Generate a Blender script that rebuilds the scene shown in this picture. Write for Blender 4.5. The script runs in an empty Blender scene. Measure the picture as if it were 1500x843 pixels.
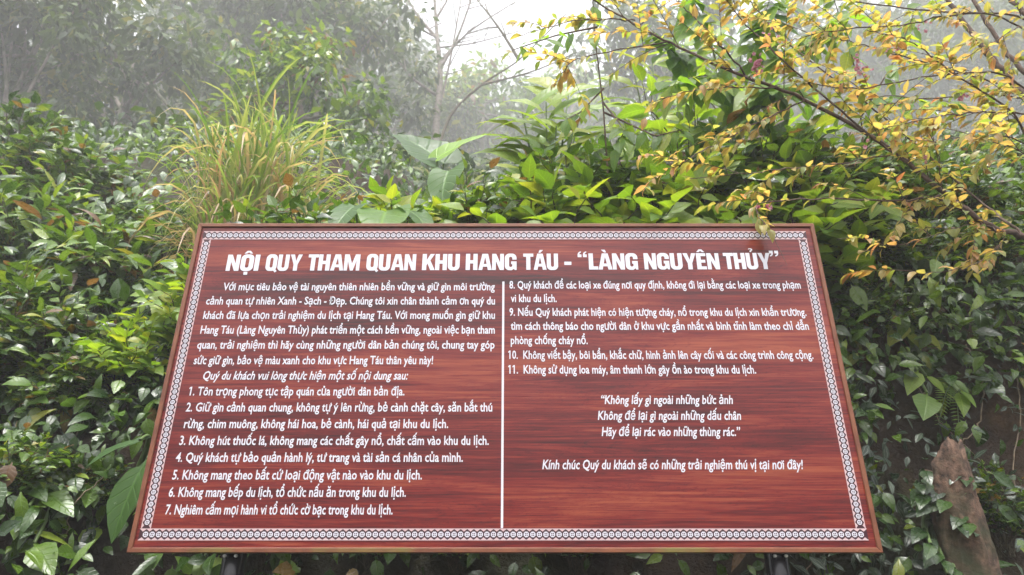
import bpy, math, random
import numpy as np
from mathutils import Vector, Matrix
from mathutils.geometry import tessellate_polygon

# ------------------------------------------------------------------ camera, sky, sun, exposure
sc = bpy.context.scene
COL = sc.collection
R = math.radians
CAM = np.array([0.0, 0.0, 1.5]); PITCH = R(24.6)
cd = bpy.data.cameras.new("camera"); cam = bpy.data.objects.new("camera", cd); COL.objects.link(cam)
cam.location = CAM; cam.rotation_euler = (R(90) + PITCH, 0, 0)
cd.sensor_width = 36; cd.lens = 24; cd.clip_start = 0.02; cd.clip_end = 500
cd.dof.use_dof = True; cd.dof.focus_distance = 2.55; cd.dof.aperture_fstop = 5.0
sc.camera = cam

w = bpy.data.worlds.new("World"); sc.world = w; w.use_nodes = True
nt = w.node_tree; nt.nodes.clear()
sky = nt.nodes.new("ShaderNodeTexSky"); sky.sky_type = 'NISHITA'; sky.sun_disc = False
SUN_EL, SUN_AZ = R(70), R(188)      # azimuth clockwise from +Y
sky.sun_elevation = SUN_EL; sky.sun_rotation = SUN_AZ; sky.dust_density = 6; sky.air_density = 1.0; sky.ozone_density = 1.0
hs = nt.nodes.new("ShaderNodeHueSaturation"); hs.inputs["Saturation"].default_value = 0.22
bg = nt.nodes.new("ShaderNodeBackground"); bg.inputs["Strength"].default_value = 0.15
wo = nt.nodes.new("ShaderNodeOutputWorld")
nt.links.new(sky.outputs[0], hs.inputs["Color"]); nt.links.new(hs.outputs[0], bg.inputs[0]); nt.links.new(bg.outputs[0], wo.inputs[0])

sd = bpy.data.lights.new("sun", 'SUN'); sd.energy = 1.5; sd.angle = R(25); sd.color = (1.0, 0.97, 0.92)
sun = bpy.data.objects.new("sun", sd); COL.objects.link(sun)
sdir = Vector((math.sin(SUN_AZ) * math.cos(SUN_EL), math.cos(SUN_AZ) * math.cos(SUN_EL), math.sin(SUN_EL)))
sun.rotation_euler = sdir.to_track_quat('Z', 'Y').to_euler(); sun.location = (0, 0, 40)

sc.view_settings.view_transform = 'Standard'; sc.view_settings.look = 'None'
sc.view_settings.gamma = 1; sc.view_settings.use_curve_mapping = False
sc.view_settings.exposure = 1.78
sc.render.engine = 'CYCLES'
sc.cycles.max_bounces = 8; sc.cycles.diffuse_bounces = 3; sc.cycles.glossy_bounces = 2
sc.cycles.transmission_bounces = 3; sc.cycles.volume_bounces = 4
sc.cycles.use_denoising = True
HAZE = 0.0058

rng = np.random.default_rng(11); random.seed(5)
CT, ST = math.cos(PITCH), math.sin(PITCH)

def at(px, py, y):
    """the point seen at a photo pixel (1500 wide), y metres in front of the camera"""
    dx = (px - 750) / 1000.0; dy = (421.5 - py) / 1000.0
    Y = CT - dy * ST; Z = ST + dy * CT
    t = y / Y
    return np.array([dx * t, y, 1.5 + Z * t])

def unit(v):
    return v / np.maximum(np.linalg.norm(v, axis=-1, keepdims=True), 1e-9)

# ------------------------------------------------------------------ object helpers
def link(o, parent=None):
    COL.objects.link(o)
    if parent is not None: o.parent = parent
    return o

def tag(o, label, cat, group=None, kind=None):
    if label: o["label"] = label
    if cat: o["category"] = cat
    if group: o["group"] = group
    if kind: o["kind"] = kind
    return o

def thing(name, label, cat, loc=(0, 0, 0), group=None):
    o = bpy.data.objects.new(name, None); o.location = loc; o.empty_display_size = 0.1
    link(o); return tag(o, label, cat, group)

def mesh_np(name, V, F, mats, mi=None, attrs=None, smooth=True):
    V = np.asarray(V, np.float32).reshape(-1, 3); F = np.asarray(F, np.int32)
    k = F.shape[1]
    me = bpy.data.meshes.new(name)
    me.vertices.add(len(V)); me.vertices.foreach_set("co", V.ravel())
    me.loops.add(F.size); me.loops.foreach_set("vertex_index", F.ravel())
    me.polygons.add(len(F))
    me.polygons.foreach_set("loop_start", np.arange(len(F), dtype=np.int32) * k)
    me.polygons.foreach_set("loop_total", np.full(len(F), k, np.int32))
    if mi is not None: me.polygons.foreach_set("material_index", np.asarray(mi, np.int32))
    me.polygons.foreach_set("use_smooth", np.full(len(F), smooth))
    for n, a in (attrs or {}).items():
        at_ = me.attributes.new(n, 'FLOAT', 'POINT'); at_.data.foreach_set("value", np.asarray(a, np.float32).ravel())
    for m in (mats if isinstance(mats, (list, tuple)) else [mats]): me.materials.append(m)
    me.update(calc_edges=True)
    return me

def obj(name, me, parent=None, loc=(0, 0, 0)):
    o = bpy.data.objects.new(name, me); o.location = loc
    return link(o, parent)

# ------------------------------------------------------------------ materials
def new_mat(name):
    m = bpy.data.materials.new(name); m.use_nodes = True
    t = m.node_tree; t.nodes.clear()
    out = t.nodes.new("ShaderNodeOutputMaterial"); return m, t, out

def N(t, kind, **kw):
    n = t.nodes.new(kind)
    for k, v in kw.items():
        if k.startswith("i_"):
            key = k[2:]; key = int(key) if key.isdigit() else key.replace("_", " ")
            n.inputs[key].default_value = v
        else: setattr(n, k, v)
    return n

def math_(t, op, a, b=None, c=None, clamp=False):
    n = t.nodes.new("ShaderNodeMath"); n.operation = op; n.use_clamp = clamp
    for i, x in enumerate((a, b, c)):
        if x is None: continue
        if isinstance(x, (int, float)): n.inputs[i].default_value = x
        else: t.links.new(x, n.inputs[i])
    return n.outputs[0]

def ramp(t, fac, stops, interp='LINEAR'):
    n = t.nodes.new("ShaderNodeValToRGB"); n.color_ramp.interpolation = interp
    cr = n.color_ramp
    while len(cr.elements) < len(stops): cr.elements.new(0.5)
    for e, (p, c) in zip(cr.elements, stops): e.position = p; e.color = (*c, 1)
    t.links.new(fac, n.inputs[0]); return n.outputs[0]

def mixc(t, fac, a, b, mode='MIX'):
    n = t.nodes.new("ShaderNodeMix"); n.data_type = 'RGBA'; n.blend_type = mode
    for sock, x in ((n.inputs[0], fac), (n.inputs[6], a), (n.inputs[7], b)):
        if isinstance(x, (int, float)): sock.default_value = x
        elif isinstance(x, tuple): sock.default_value = (*x, 1)
        else: t.links.new(x, sock)
    return n.outputs[2]

def plain(name, col, rough=0.5, spec=0.5, var=0.15, scale=30, metal=0.0, bump=0.0):
    m, t, out = new_mat(name)
    p = N(t, "ShaderNodeBsdfPrincipled"); p.inputs["Roughness"].default_value = rough
    p.inputs["Specular IOR Level"].default_value = spec; p.inputs["Metallic"].default_value = metal
    co = N(t, "ShaderNodeTexCoord"); nz = N(t, "ShaderNodeTexNoise", i_Scale=scale, i_Detail=6.0)
    t.links.new(co.outputs["Object"], nz.inputs["Vector"])
    c = ramp(t, nz.outputs[0], [(0.3, tuple(x * (1 - var) for x in col)), (0.7, tuple(min(1, x * (1 + var)) for x in col))])
    t.links.new(c, p.inputs["Base Color"])
    if bump:
        b = N(t, "ShaderNodeBump", i_Strength=bump, i_Distance=0.02); t.links.new(nz.outputs[0], b.inputs["Height"]); t.links.new(b.outputs[0], p.inputs["Normal"])
    t.links.new(p.outputs[0], out.inputs[0]); return m

def leaf_mat(name, stops, rough=0.38, trans=0.35, nvein=7, vein=0.35, spec=0.75, tint=(1.6, 1.5, 0.6), stripe=None, spots=0.25):
    m, t, out = new_mat(name)
    a = lambda n: N(t, "ShaderNodeAttribute", attribute_name=n).outputs["Fac"]
    rnd, lu, lv = a("rnd"), a("lu"), a("lv")
    base = ramp(t, rnd, stops)
    au = math_(t, 'ABSOLUTE', lu)
    rib = math_(t, 'SUBTRACT', 1.0, math_(t, 'MULTIPLY', au, 9.0), clamp=True)
    ph = math_(t, 'FRACT', math_(t, 'SUBTRACT', math_(t, 'MULTIPLY', lv, float(nvein)), math_(t, 'MULTIPLY', au, 1.3)))
    tri = math_(t, 'ABSOLUTE', math_(t, 'SUBTRACT', ph, 0.5))
    side = math_(t, 'MULTIPLY', math_(t, 'SUBTRACT', tri, 0.40), 9.0, clamp=True)
    v = math_(t, 'MULTIPLY', math_(t, 'MAXIMUM', rib, math_(t, 'MULTIPLY', side, 0.6)), vein)
    c = mixc(t, v, base, mixc(t, 1.0, base, (2.2, 2.1, 1.9), 'MULTIPLY'))
    if stripe:
        s = math_(t, 'MULTIPLY', math_(t, 'SUBTRACT', 1.0, math_(t, 'MULTIPLY', math_(t, 'ABSOLUTE', math_(t, 'SUBTRACT', au, 0.45)), 6.0), clamp=True), 0.8)
        c = mixc(t, s, c, stripe)
    co = N(t, "ShaderNodeTexCoord"); nz = N(t, "ShaderNodeTexNoise", i_Scale=38.0, i_Detail=3.0)
    t.links.new(co.outputs["Object"], nz.inputs["Vector"])
    blot = math_(t, 'MULTIPLY', math_(t, 'SUBTRACT', nz.outputs[0], 0.56), 7.0, clamp=True)
    c = mixc(t, math_(t, 'MULTIPLY', blot, spots), c, mixc(t, 1.0, c, (1.5, 1.1, 0.7), 'MULTIPLY'))
    p = N(t, "ShaderNodeBsdfPrincipled"); t.links.new(c, p.inputs["Base Color"])
    t.links.new(math_(t, 'ADD', math_(t, 'MULTIPLY', nz.outputs[0], 0.3), rough - 0.15), p.inputs["Roughness"])
    p.inputs["Specular IOR Level"].default_value = spec
    bmp = N(t, "ShaderNodeBump", i_Strength=0.35, i_Distance=0.01)
    t.links.new(math_(t, 'MULTIPLY', math_(t, 'MAXIMUM', rib, side), -1.0), bmp.inputs["Height"]); t.links.new(bmp.outputs[0], p.inputs["Normal"])
    tr = N(t, "ShaderNodeBsdfTranslucent"); t.links.new(mixc(t, 1.0, c, tint, 'MULTIPLY'), tr.inputs[0])
    mx = N(t, "ShaderNodeMixShader"); mx.inputs[0].default_value = trans
    t.links.new(p.outputs[0], mx.inputs[1]); t.links.new(tr.outputs[0], mx.inputs[2]); t.links.new(mx.outputs[0], out.inputs[0])
    return m

def bark_mat(name, c1, c2, moss=None, scale=14):
    m, t, out = new_mat(name)
    co = N(t, "ShaderNodeTexCoord"); nz = N(t, "ShaderNodeTexNoise", i_Scale=float(scale), i_Detail=8.0, i_Roughness=0.65)
    t.links.new(co.outputs["Object"], nz.inputs["Vector"])
    c = ramp(t, nz.outputs[0], [(0.32, c1), (0.68, c2)])
    if moss:
        n2 = N(t, "ShaderNodeTexNoise", i_Scale=5.0, i_Detail=5.0); t.links.new(co.outputs["Object"], n2.inputs["Vector"])
        c = mixc(t, math_(t, 'MULTIPLY', math_(t, 'SUBTRACT', n2.outputs[0], 0.5), 6.0, clamp=True), c, moss)
    p = N(t, "ShaderNodeBsdfPrincipled", i_Roughness=0.85); t.links.new(c, p.inputs["Base Color"])
    b = N(t, "ShaderNodeBump", i_Strength=0.6, i_Distance=0.02); t.links.new(nz.outputs[0], b.inputs["Height"]); t.links.new(b.outputs[0], p.inputs["Normal"])
    t.links.new(p.outputs[0], out.inputs[0]); return m

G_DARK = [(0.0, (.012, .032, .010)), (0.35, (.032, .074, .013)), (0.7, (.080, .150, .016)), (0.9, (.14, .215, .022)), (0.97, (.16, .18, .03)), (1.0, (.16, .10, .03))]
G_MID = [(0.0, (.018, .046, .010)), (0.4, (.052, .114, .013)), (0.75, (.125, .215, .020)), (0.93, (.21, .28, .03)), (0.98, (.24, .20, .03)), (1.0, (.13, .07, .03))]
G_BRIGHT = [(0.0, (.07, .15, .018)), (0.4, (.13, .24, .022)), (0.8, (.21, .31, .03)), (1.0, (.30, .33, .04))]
G_FAR = [(0.0, (.014, .034, .012)), (0.5, (.036, .072, .018)), (0.85, (.080, .125, .024)), (1.0, (.17, .17, .03))]
CHERRY = [(0.0, (.17, .25, .045)), (0.25, (.30, .31, .08)), (0.5, (.42, .33, .115)), (0.75, (.46, .28, .12)), (1.0, (.44, .19, .11))]
M_dark = leaf_mat("glossy_dark_leaf", G_DARK, rough=0.27)
M_mid = leaf_mat("green_leaf", G_MID, rough=0.30)
M_bright = leaf_mat("bright_leaf", G_BRIGHT, rough=0.40, trans=0.5, nvein=9)
M_far = leaf_mat("hill_leaf", G_FAR, rough=0.5, vein=0.0, trans=0.35, spec=0.35)
M_hang = leaf_mat("hanging_leaf", G_BRIGHT, rough=0.42, trans=0.62, nvein=9, tint=(2.0, 1.9, .7))
M_cherry = leaf_mat("young_cherry_leaf", CHERRY, rough=0.42, trans=0.58, tint=(1.5, 1.4, .8), nvein=8)
M_taro = leaf_mat("taro_leaf", [(0, (.03, .075, .022)), (0.6, (.065, .14, .028)), (1, (.18, .32, .03))], rough=0.42, trans=0.42, nvein=6, vein=0.5, tint=(1.7, 1.7, .6), spec=0.5)
M_stripe = leaf_mat("striped_leaf", [(0, (.016, .036, .018)), (1, (.035, .06, .03))], rough=0.35, vein=0, stripe=(.16, .20, .15), trans=0.15)
M_grass = leaf_mat("reed_blade", [(0, (.13, .23, .05)), (0.4, (.24, .34, .08)), (0.70, (.38, .41, .16)), (0.86, (.50, .39, .24)), (1, (.44, .28, .20))], rough=0.5, trans=0.45, nvein=1, vein=0.2, tint=(1.2, 1.2, .7))
M_bark = bark_mat("cherry_bark", (.045, .026, .020), (.15, .095, .07), scale=22)
M_twig = bark_mat("green_brown_twig", (.035, .030, .016), (.10, .08, .04), scale=25)
M_pale = bark_mat("pale_bark", (.10, .085, .075), (.26, .22, .19), moss=(.07, .08, .035), scale=6)
M_soil = None

# ------------------------------------------------------------------ ground and hillside (one sheet)
def smooth(a, b, x):
    t = np.clip((x - a) / (b - a), 0, 1); return t * t * (3 - 2 * t)

_ph = rng.uniform(0, 6.28, (24, 2)); _fr = rng.uniform(-1, 1, (24, 2))
def wob(x, y, f=1.0):
    s = 0
    for i in range(12):
        k = f * (0.6 + 0.45 * i)
        s = s + np.sin(k * (_fr[i, 0] * x + _fr[i, 1] * y) * 2 + _ph[i, 0]) / (1 + 0.5 * i)
    return s * 0.35

YS_C = [-60, 2.55, 2.80, 3.05, 3.35, 5.0, 8.0, 24, 36, 60, 100]; ZS_C = [0, 0, .35, 2.25, 3.05, 4.0, 6.1, 15.3, 23.5, 37, 44]
YS_L = [-60, 1.35, 1.75, 2.15, 2.6, 4.5, 7.0, 24, 36, 60, 100]; ZS_L = [0, 0, .45, 1.05, 1.75, 3.5, 6.4, 15.8, 24, 37.5, 44]
YS_R = [-60, 2.45, 2.70, 3.0, 3.3, 5.0, 8.0, 24, 36, 60, 100]; ZS_R = [0, 0, .55, 2.45, 3.2, 4.5, 6.8, 15.6, 23.8, 37, 44]
def H(x, y):
    x = np.asarray(x, float); y = np.asarray(y, float)
    c = np.interp(y, YS_C, ZS_C); l = np.interp(y, YS_L, ZS_L); r = np.interp(y, YS_R, ZS_R)
    a = smooth(-1.15, -2.0, x); b = smooth(1.1, 1.8, x)
    z = c * (1 - a - b) + l * a + r * b
    k = smooth(2.5, 3.0, y) + a * smooth(1.4, 2.2, y) * (1 - smooth(2.5, 3.0, y))
    return z + k * (0.07 * wob(x, y, 2.2) + 0.25 * smooth(4, 9, y) * wob(x, y, .5))

def Hn(x, y, e=0.05):
    dx = (H(x + e, y) - H(x - e, y)) / (2 * e); dy = (H(x, y + e) - H(x, y - e)) / (2 * e)
    return unit(np.stack([-dx, -dy, np.ones_like(dx)], -1))

xs = np.concatenate([np.linspace(-95, -8, 20)[:-1], np.linspace(-8, -3, 34)[:-1], np.linspace(-3, 3.4, 130)[:-1], np.linspace(3.4, 8, 30)[:-1], np.linspace(8, 95, 20)])
ys = np.concatenate([np.linspace(-40, 1, 12)[:-1], np.linspace(1, 3.8, 110)[:-1], np.linspace(3.8, 12, 60)[:-1], np.linspace(12, 125, 46)])
X, Y = np.meshgrid(xs, ys); Z = H(X, Y)
nzr = 0.035 * rng.standard_normal(Z.shape) * (smooth(2.4, 2.7, Y) + smooth(-1.3, -1.8, X) * (Y > 1.4))
near = (np.abs(X) < 8) & (Y < 9)
Z = Z + nzr * near
nx, ny = len(xs), len(ys)
idx = np.arange(nx * ny).reshape(ny, nx)
F = np.stack([idx[:-1, :-1], idx[:-1, 1:], idx[1:, 1:], idx[1:, :-1]], -1).reshape(-1, 4)
m, t, out = new_mat("damp_soil")
co = N(t, "ShaderNodeTexCoord")
n1 = N(t, "ShaderNodeTexNoise", i_Scale=2.2, i_Detail=9.0, i_Roughness=0.68); n2 = N(t, "ShaderNodeTexNoise", i_Scale=26.0, i_Detail=8.0, i_Roughness=0.7)
n3 = N(t, "ShaderNodeTexNoise", i_Scale=1.1, i_Detail=6.0)
for n_ in (n1, n2, n3): t.links.new(co.outputs["Object"], n_.inputs["Vector"])
c = ramp(t, n1.outputs[0], [(0.3, (.012, .006, .003)), (0.5, (.040, .022, .010)), (0.7, (.11, .062, .030))])
c = mixc(t, math_(t, 'MULTIPLY', math_(t, 'SUBTRACT', n2.outputs[0], 0.45), 3.0, clamp=True), c, (.055, .038, .026))
c = mixc(t, math_(t, 'MULTIPLY', math_(t, 'SUBTRACT', n3.outputs[0], 0.5), 5.0, clamp=True), c, (.035, .045, .014))
p = N(t, "ShaderNodeBsdfPrincipled", i_Roughness=0.9); t.links.new(c, p.inputs["Base Color"])
b = N(t, "ShaderNodeBump", i_Strength=1.0, i_Distance=0.12); t.links.new(math_(t, 'ADD', n1.outputs[0], math_(t, 'MULTIPLY', n2.outputs[0], 0.5)), b.inputs["Height"])
t.links.new(b.outputs[0], p.inputs["Normal"]); t.links.new(p.outputs[0], out.inputs[0])
M_soil = m
hill = obj("hillside", mesh_np("hillside", np.stack([X, Y, Z], -1), F, M_soil)); hill["kind"] = "structure"

# ------------------------------------------------------------------ haze
bmv = [(x, y, z) for x in (-97, 97) for y in (-42, 127) for z in (-1.0, 88.0)]
bf = [(0, 1, 3, 2), (4, 6, 7, 5), (0, 4, 5, 1), (2, 3, 7, 6), (0, 2, 6, 4), (1, 5, 7, 3)]
m, t, out = new_mat("pale_mist")
pv = N(t, "ShaderNodeVolumePrincipled"); pv.inputs["Color"].default_value = (.97, .97, .985, 1); pv.inputs["Density"].default_value = HAZE; pv.inputs["Anisotropy"].default_value = 0.1
t.links.new(pv.outputs[0], out.inputs["Volume"])
hz = obj("haze", mesh_np("haze", bmv, bf, m, smooth=False)); hz["kind"] = "stuff"

# ------------------------------------------------------------------ signboard
BY, BZ0, BZ1 = 2.32, None, None
def board(px, py):   # photo pixel -> (x, z) on the face of the board
    q = at(px, py, BY); return q[0], q[2]
cBL, cBR, cTL, cTR = board(187, 811), board(1296, 809.5), board(291, 330), board(1188, 327)
XL = (cBL[0] + cTL[0]) / 2; XR = (cBR[0] + cTR[0]) / 2
ZB = (cBL[1] + cBR[1]) / 2; ZT = (cTL[1] + cTR[1]) / 2
sign = thing("sign_board", "wide red-brown wooden rules board with white lettering on two black posts", "sign", ((XL + XR) / 2, BY, 0))
ox, oy = (XL + XR) / 2, BY
def box(x0, x1, y0, y1, z0, z1):
    V = [(x, y, z) for x in (x0, x1) for y in (y0, y1) for z in (z0, z1)]
    return V, [tuple(f) for f in bf]
def tris_mesh(name, V, F, mats, mi=None):
    me = bpy.data.meshes.new(name); me.from_pydata([tuple(v) for v in V], [], F)
    for m in (mats if isinstance(mats, list) else [mats]): me.materials.append(m)
    if mi is not None: me.polygons.foreach_set("material_index", mi)
    me.update(); return me

# laminated wood
m, t, out = new_mat("red_wood_laminate")
co = N(t, "ShaderNodeTexCoord"); mp = N(t, "ShaderNodeMapping"); mp.inputs["Scale"].default_value = (0.8, 1, 9.0)
t.links.new(co.outputs["Object"], mp.inputs[0])
nA = N(t, "ShaderNodeTexNoise", i_Scale=1.3, i_Detail=8.0, i_Roughness=0.6, i_Distortion=0.9); t.links.new(mp.outputs[0], nA.inputs["Vector"])
mp2 = N(t, "ShaderNodeMapping"); mp2.inputs["Scale"].default_value = (1.2, 1, 34.0); mp2.inputs["Location"].default_value = (3, 1, 7)
t.links.new(co.outputs["Object"], mp2.inputs[0])
wv = N(t, "ShaderNodeTexNoise", i_Scale=1.4, i_Detail=6.0, i_Roughness=0.6, i_Distortion=1.6); t.links.new(mp2.outputs[0], wv.inputs["Vector"])
mp3 = N(t, "ShaderNodeMapping"); mp3.inputs["Scale"].default_value = (3.0, 1, 160.0); t.links.new(co.outputs["Object"], mp3.inputs[0])
nF = N(t, "ShaderNodeTexNoise", i_Scale=1.5, i_Detail=3.0); t.links.new(mp3.outputs[0], nF.inputs["Vector"])
mp4 = N(t, "ShaderNodeMapping"); mp4.inputs["Scale"].default_value = (0.5, 1, 3.2); mp4.inputs["Location"].default_value = (1.7, 0, 0.4); t.links.new(co.outputs["Object"], mp4.inputs[0])
nB = N(t, "ShaderNodeTexNoise", i_Scale=1.1, i_Detail=3.0, i_Distortion=0.4); t.links.new(mp4.outputs[0], nB.inputs["Vector"])
g = math_(t, 'ADD', math_(t, 'MULTIPLY', nA.outputs[0], 0.45), math_(t, 'ADD', math_(t, 'MULTIPLY', wv.outputs[0], 0.42), math_(t, 'MULTIPLY', nB.outputs[0], 0.42)))
ring = math_(t, 'ABSOLUTE', math_(t, 'SUBTRACT', math_(t, 'FRACT', math_(t, 'MULTIPLY', math_(t, 'ADD', nA.outputs[0], math_(t, 'MULTIPLY', nB.outputs[0], .7)), 19.0)), 0.5))
ring = math_(t, 'MULTIPLY', math_(t, 'SUBTRACT', ring, 0.39), 9.0, clamp=True)
g = math_(t, 'ADD', g, math_(t, 'MULTIPLY', math_(t, 'SUBTRACT', nF.outputs[0], 0.5), 0.26))
g = math_(t, 'SUBTRACT', g, math_(t, 'MULTIPLY', ring, 0.070))
mp5 = N(t, "ShaderNodeMapping"); mp5.inputs["Scale"].default_value = (14.0, 1, 330.0); t.links.new(co.outputs["Object"], mp5.inputs[0])
nP = N(t, "ShaderNodeTexNoise", i_Scale=1.0, i_Detail=2.0); t.links.new(mp5.outputs[0], nP.inputs["Vector"])
g = math_(t, 'SUBTRACT', g, math_(t, 'MULTIPLY', math_(t, 'MULTIPLY', math_(t, 'SUBTRACT', nP.outputs[0], 0.56), 6.0, clamp=True), 0.04))
c = ramp(t, g, [(0.38, (.012, .003, .004)), (0.50, (.042, .004, .005)), (0.58, (.092, .006, .007)), (0.66, (.155, .014, .011)), (0.78, (.255, .054, .025))])
p = N(t, "ShaderNodeBsdfPrincipled", i_Roughness=0.42); t.links.new(c, p.inputs["Base Color"]); p.inputs["Specular IOR Level"].default_value = 0.42
t.links.new(math_(t, 'ADD', math_(t, 'MULTIPLY', nF.outputs[0], 0.12), 0.24), p.inputs["Roughness"])
bb = N(t, "ShaderNodeBump", i_Strength=0.06, i_Distance=0.004); t.links.new(nF.outputs[0], bb.inputs["Height"]); t.links.new(bb.outputs[0], p.inputs["Normal"])
t.links.new(p.outputs[0], out.inputs[0]); M_wood = m

m, t, out = new_mat("brown_edge_trim")
co = N(t, "ShaderNodeTexCoord"); mp = N(t, "ShaderNodeMapping"); mp.inputs["Scale"].default_value = (1, 1, 1)
t.links.new(co.outputs["Object"], mp.inputs[0])
nz = N(t, "ShaderNodeTexNoise", i_Scale=18.0, i_Detail=6.0); t.links.new(mp.outputs[0], nz.inputs["Vector"])
c = ramp(t, nz.outputs[0], [(0.3, (.12, .034, .014)), (0.7, (.20, .066, .027))])
n2 = N(t, "ShaderNodeTexNoise", i_Scale=4.0, i_Detail=5.0); t.links.new(co.outputs["Object"], n2.inputs["Vector"])
sx = N(t, "ShaderNodeSeparateXYZ"); t.links.new(co.outputs["Object"], sx.inputs[0])
low = math_(t, 'MULTIPLY', math_(t, 'SUBTRACT', ZB + 0.03, sx.outputs[2]), 60.0, clamp=True)
mo = math_(t, 'MULTIPLY', math_(t, 'MULTIPLY', math_(t, 'SUBTRACT', n2.outputs[0], 0.5), 7.0, clamp=True), low)
c = mixc(t, math_(t, 'MULTIPLY', mo, 0.8), c, (.13, .12, .02))
p = N(t, "ShaderNodeBsdfPrincipled", i_Roughness=0.5); t.links.new(c, p.inputs["Base Color"]); t.links.new(p.outputs[0], out.inputs[0]); M_trim = m

M_white = plain("white_vinyl", (.60, .595, .66), rough=0.5, spec=0.3, var=0.03, scale=12)
M_pink = plain("pale_pink_vinyl", (.54, .39, .40), rough=0.5, spec=0.3, var=0.05, scale=12)
M_maroon = plain("dark_maroon_vinyl", (.035, .005, .012), rough=0.4, var=0.25, scale=9)
M_black = plain("black_painted_steel", (.006, .006, .008), rough=0.22, spec=0.35, var=0.3, scale=20)
M_steel = plain("bright_bolt_steel", (.62, .61, .58), rough=0.35, metal=0.9)

FW = 0.0155
V, F_ = box(XL + FW - ox, XR - FW - ox, 0.0, 0.018, ZB + FW, ZT - FW)
panel = obj("panel", tris_mesh("panel", V, F_, M_wood), sign)
# mitred edge trim
def trim():
    V, Fc = [], []
    ox0, ox1, iz0, iz1 = XL - ox, XR - ox, ZB, ZT
    outer = [(ox0, iz0), (ox1, iz0), (ox1, iz1), (ox0, iz1)]
    inner = [(ox0 + FW, iz0 + FW), (ox1 - FW, iz0 + FW), (ox1 - FW, iz1 - FW), (ox0 + FW, iz1 - FW)]
    yf, yb, ch = -0.007, 0.024, 0.002
    for i in range(4):
        j = (i + 1) % 4; b0 = len(V)
        gap = 0.0006
        o0, o1, i0, i1 = map(np.array, (outer[i], outer[j], inner[i], inner[j]))
        d = (o1 - o0) / np.linalg.norm(o1 - o0); o0 = o0 + d * gap; o1 = o1 - d * gap; i0 = i0 + d * gap; i1 = i1 - d * gap
        nrm = np.array([-d[1], d[0]])
        for (pt, y) in ((o0, yb), (o1, yb), (i1, yb), (i0, yb), (o0, yf + ch), (o1, yf + ch), (i1, yf + ch), (i0, yf + ch),
                        (o0 + nrm * ch, yf), (o1 + nrm * ch, yf), (i1 - nrm * ch, yf), (i0 - nrm * ch, yf)):
            V.append((pt[0], y, pt[1]))
        for f in ((0, 1, 2, 3), (0, 4, 5, 1), (1, 5, 6, 2), (2, 6, 7, 3), (3, 7, 4, 0), (4, 8, 9, 5), (5, 9, 10, 6), (6, 10, 11, 7), (7, 11, 8, 4), (8, 11, 10, 9)):
            Fc.append(tuple(b0 + k for k in f))
    return tris_mesh("frame", V, Fc, M_trim)
obj("frame", trim(), sign)

def tube_np(paths, rads, k=8):
    """paths: list of (n,3); returns verts, quads"""
    Vs, Fs, off = [], [], 0
    ang = np.linspace(0, 2 * np.pi, k, endpoint=False)
    for P, r in zip(paths, rads):
        P = np.asarray(P, float); n = len(P); r = np.broadcast_to(np.asarray(r, float), (n,))
        T = unit(np.gradient(P, axis=0)); ref = np.array([0, 0, 1.0]) if abs(T[0][2]) < 0.9 else np.array([1.0, 0, 0])
        A = unit(np.cross(T, ref)); B = np.cross(T, A)
        ring = P[:, None] + r[:, None, None] * (np.cos(ang)[None, :, None] * A[:, None] + np.sin(ang)[None, :, None] * B[:, None])
        Vs.append(ring.reshape(-1, 3)); ii = np.arange(n * k).reshape(n, k) + off
        Fs.append(np.stack([ii[:-1], np.roll(ii[:-1], -1, 1), np.roll(ii[1:], -1, 1), ii[1:]], -1).reshape(-1, 4)); off += n * k
    return np.concatenate(Vs), np.concatenate(Fs)

def solid_tube(name, P, r, mat, k=20):
    V, F = tube_np([P], [r], k); n = len(P)
    me = bpy.data.meshes.new(name); fs = [tuple(f) for f in F] + [tuple(range(k))[::-1], tuple(range((n - 1) * k, n * k))]
    me.from_pydata([tuple(v) for v in V], [], fs); me.materials.append(mat)
    for q in me.polygons[:len(F)]: q.use_smooth = True
    me.update(); return me

for px in (345, 1136):
    bx = at(px, 812, BY + 0.075)[0] - ox
    post = obj("post", solid_tube("post", [(bx, 0.072, 0.0), (bx, 0.072, 0.8), (bx, 0.072, ZT - 0.06)], 0.038, M_black, 24), sign)
    for s in (-1, 1):
        Vb, Fb = box(bx + s * 0.016 - 0.006, bx + s * 0.016 + 0.006, 0.026, 0.036, ZB - 0.008, ZB + 0.012)
        Vb = [(v[0], v[1], v[2]) for v in Vb]
        obj("bolt", solid_tube("bolt", [(bx + s * 0.018, 0.040, ZB - 0.007), (bx + s * 0.018, 0.028, ZB - 0.007)], 0.0048, M_steel, 10), post)
for z in (ZB + 0.16, ZT - 0.2):      # back rails between board and posts
    Vb, Fb = box(XL + 0.08 - ox, XR - 0.08 - ox, 0.0185, 0.0335, z - 0.02, z + 0.02)
    obj("back_rail", tris_mesh("back_rail", Vb, Fb, M_black), sign)
q = board(413, 329)
Vb, Fb = box(q[0] - ox - 0.034, q[0] - ox + 0.034, 0.004, 0.05, ZT + 0.0005, ZT + 0.0045)
obj("top_clip", tris_mesh("top_clip", Vb, Fb, M_black), sign)

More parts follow.
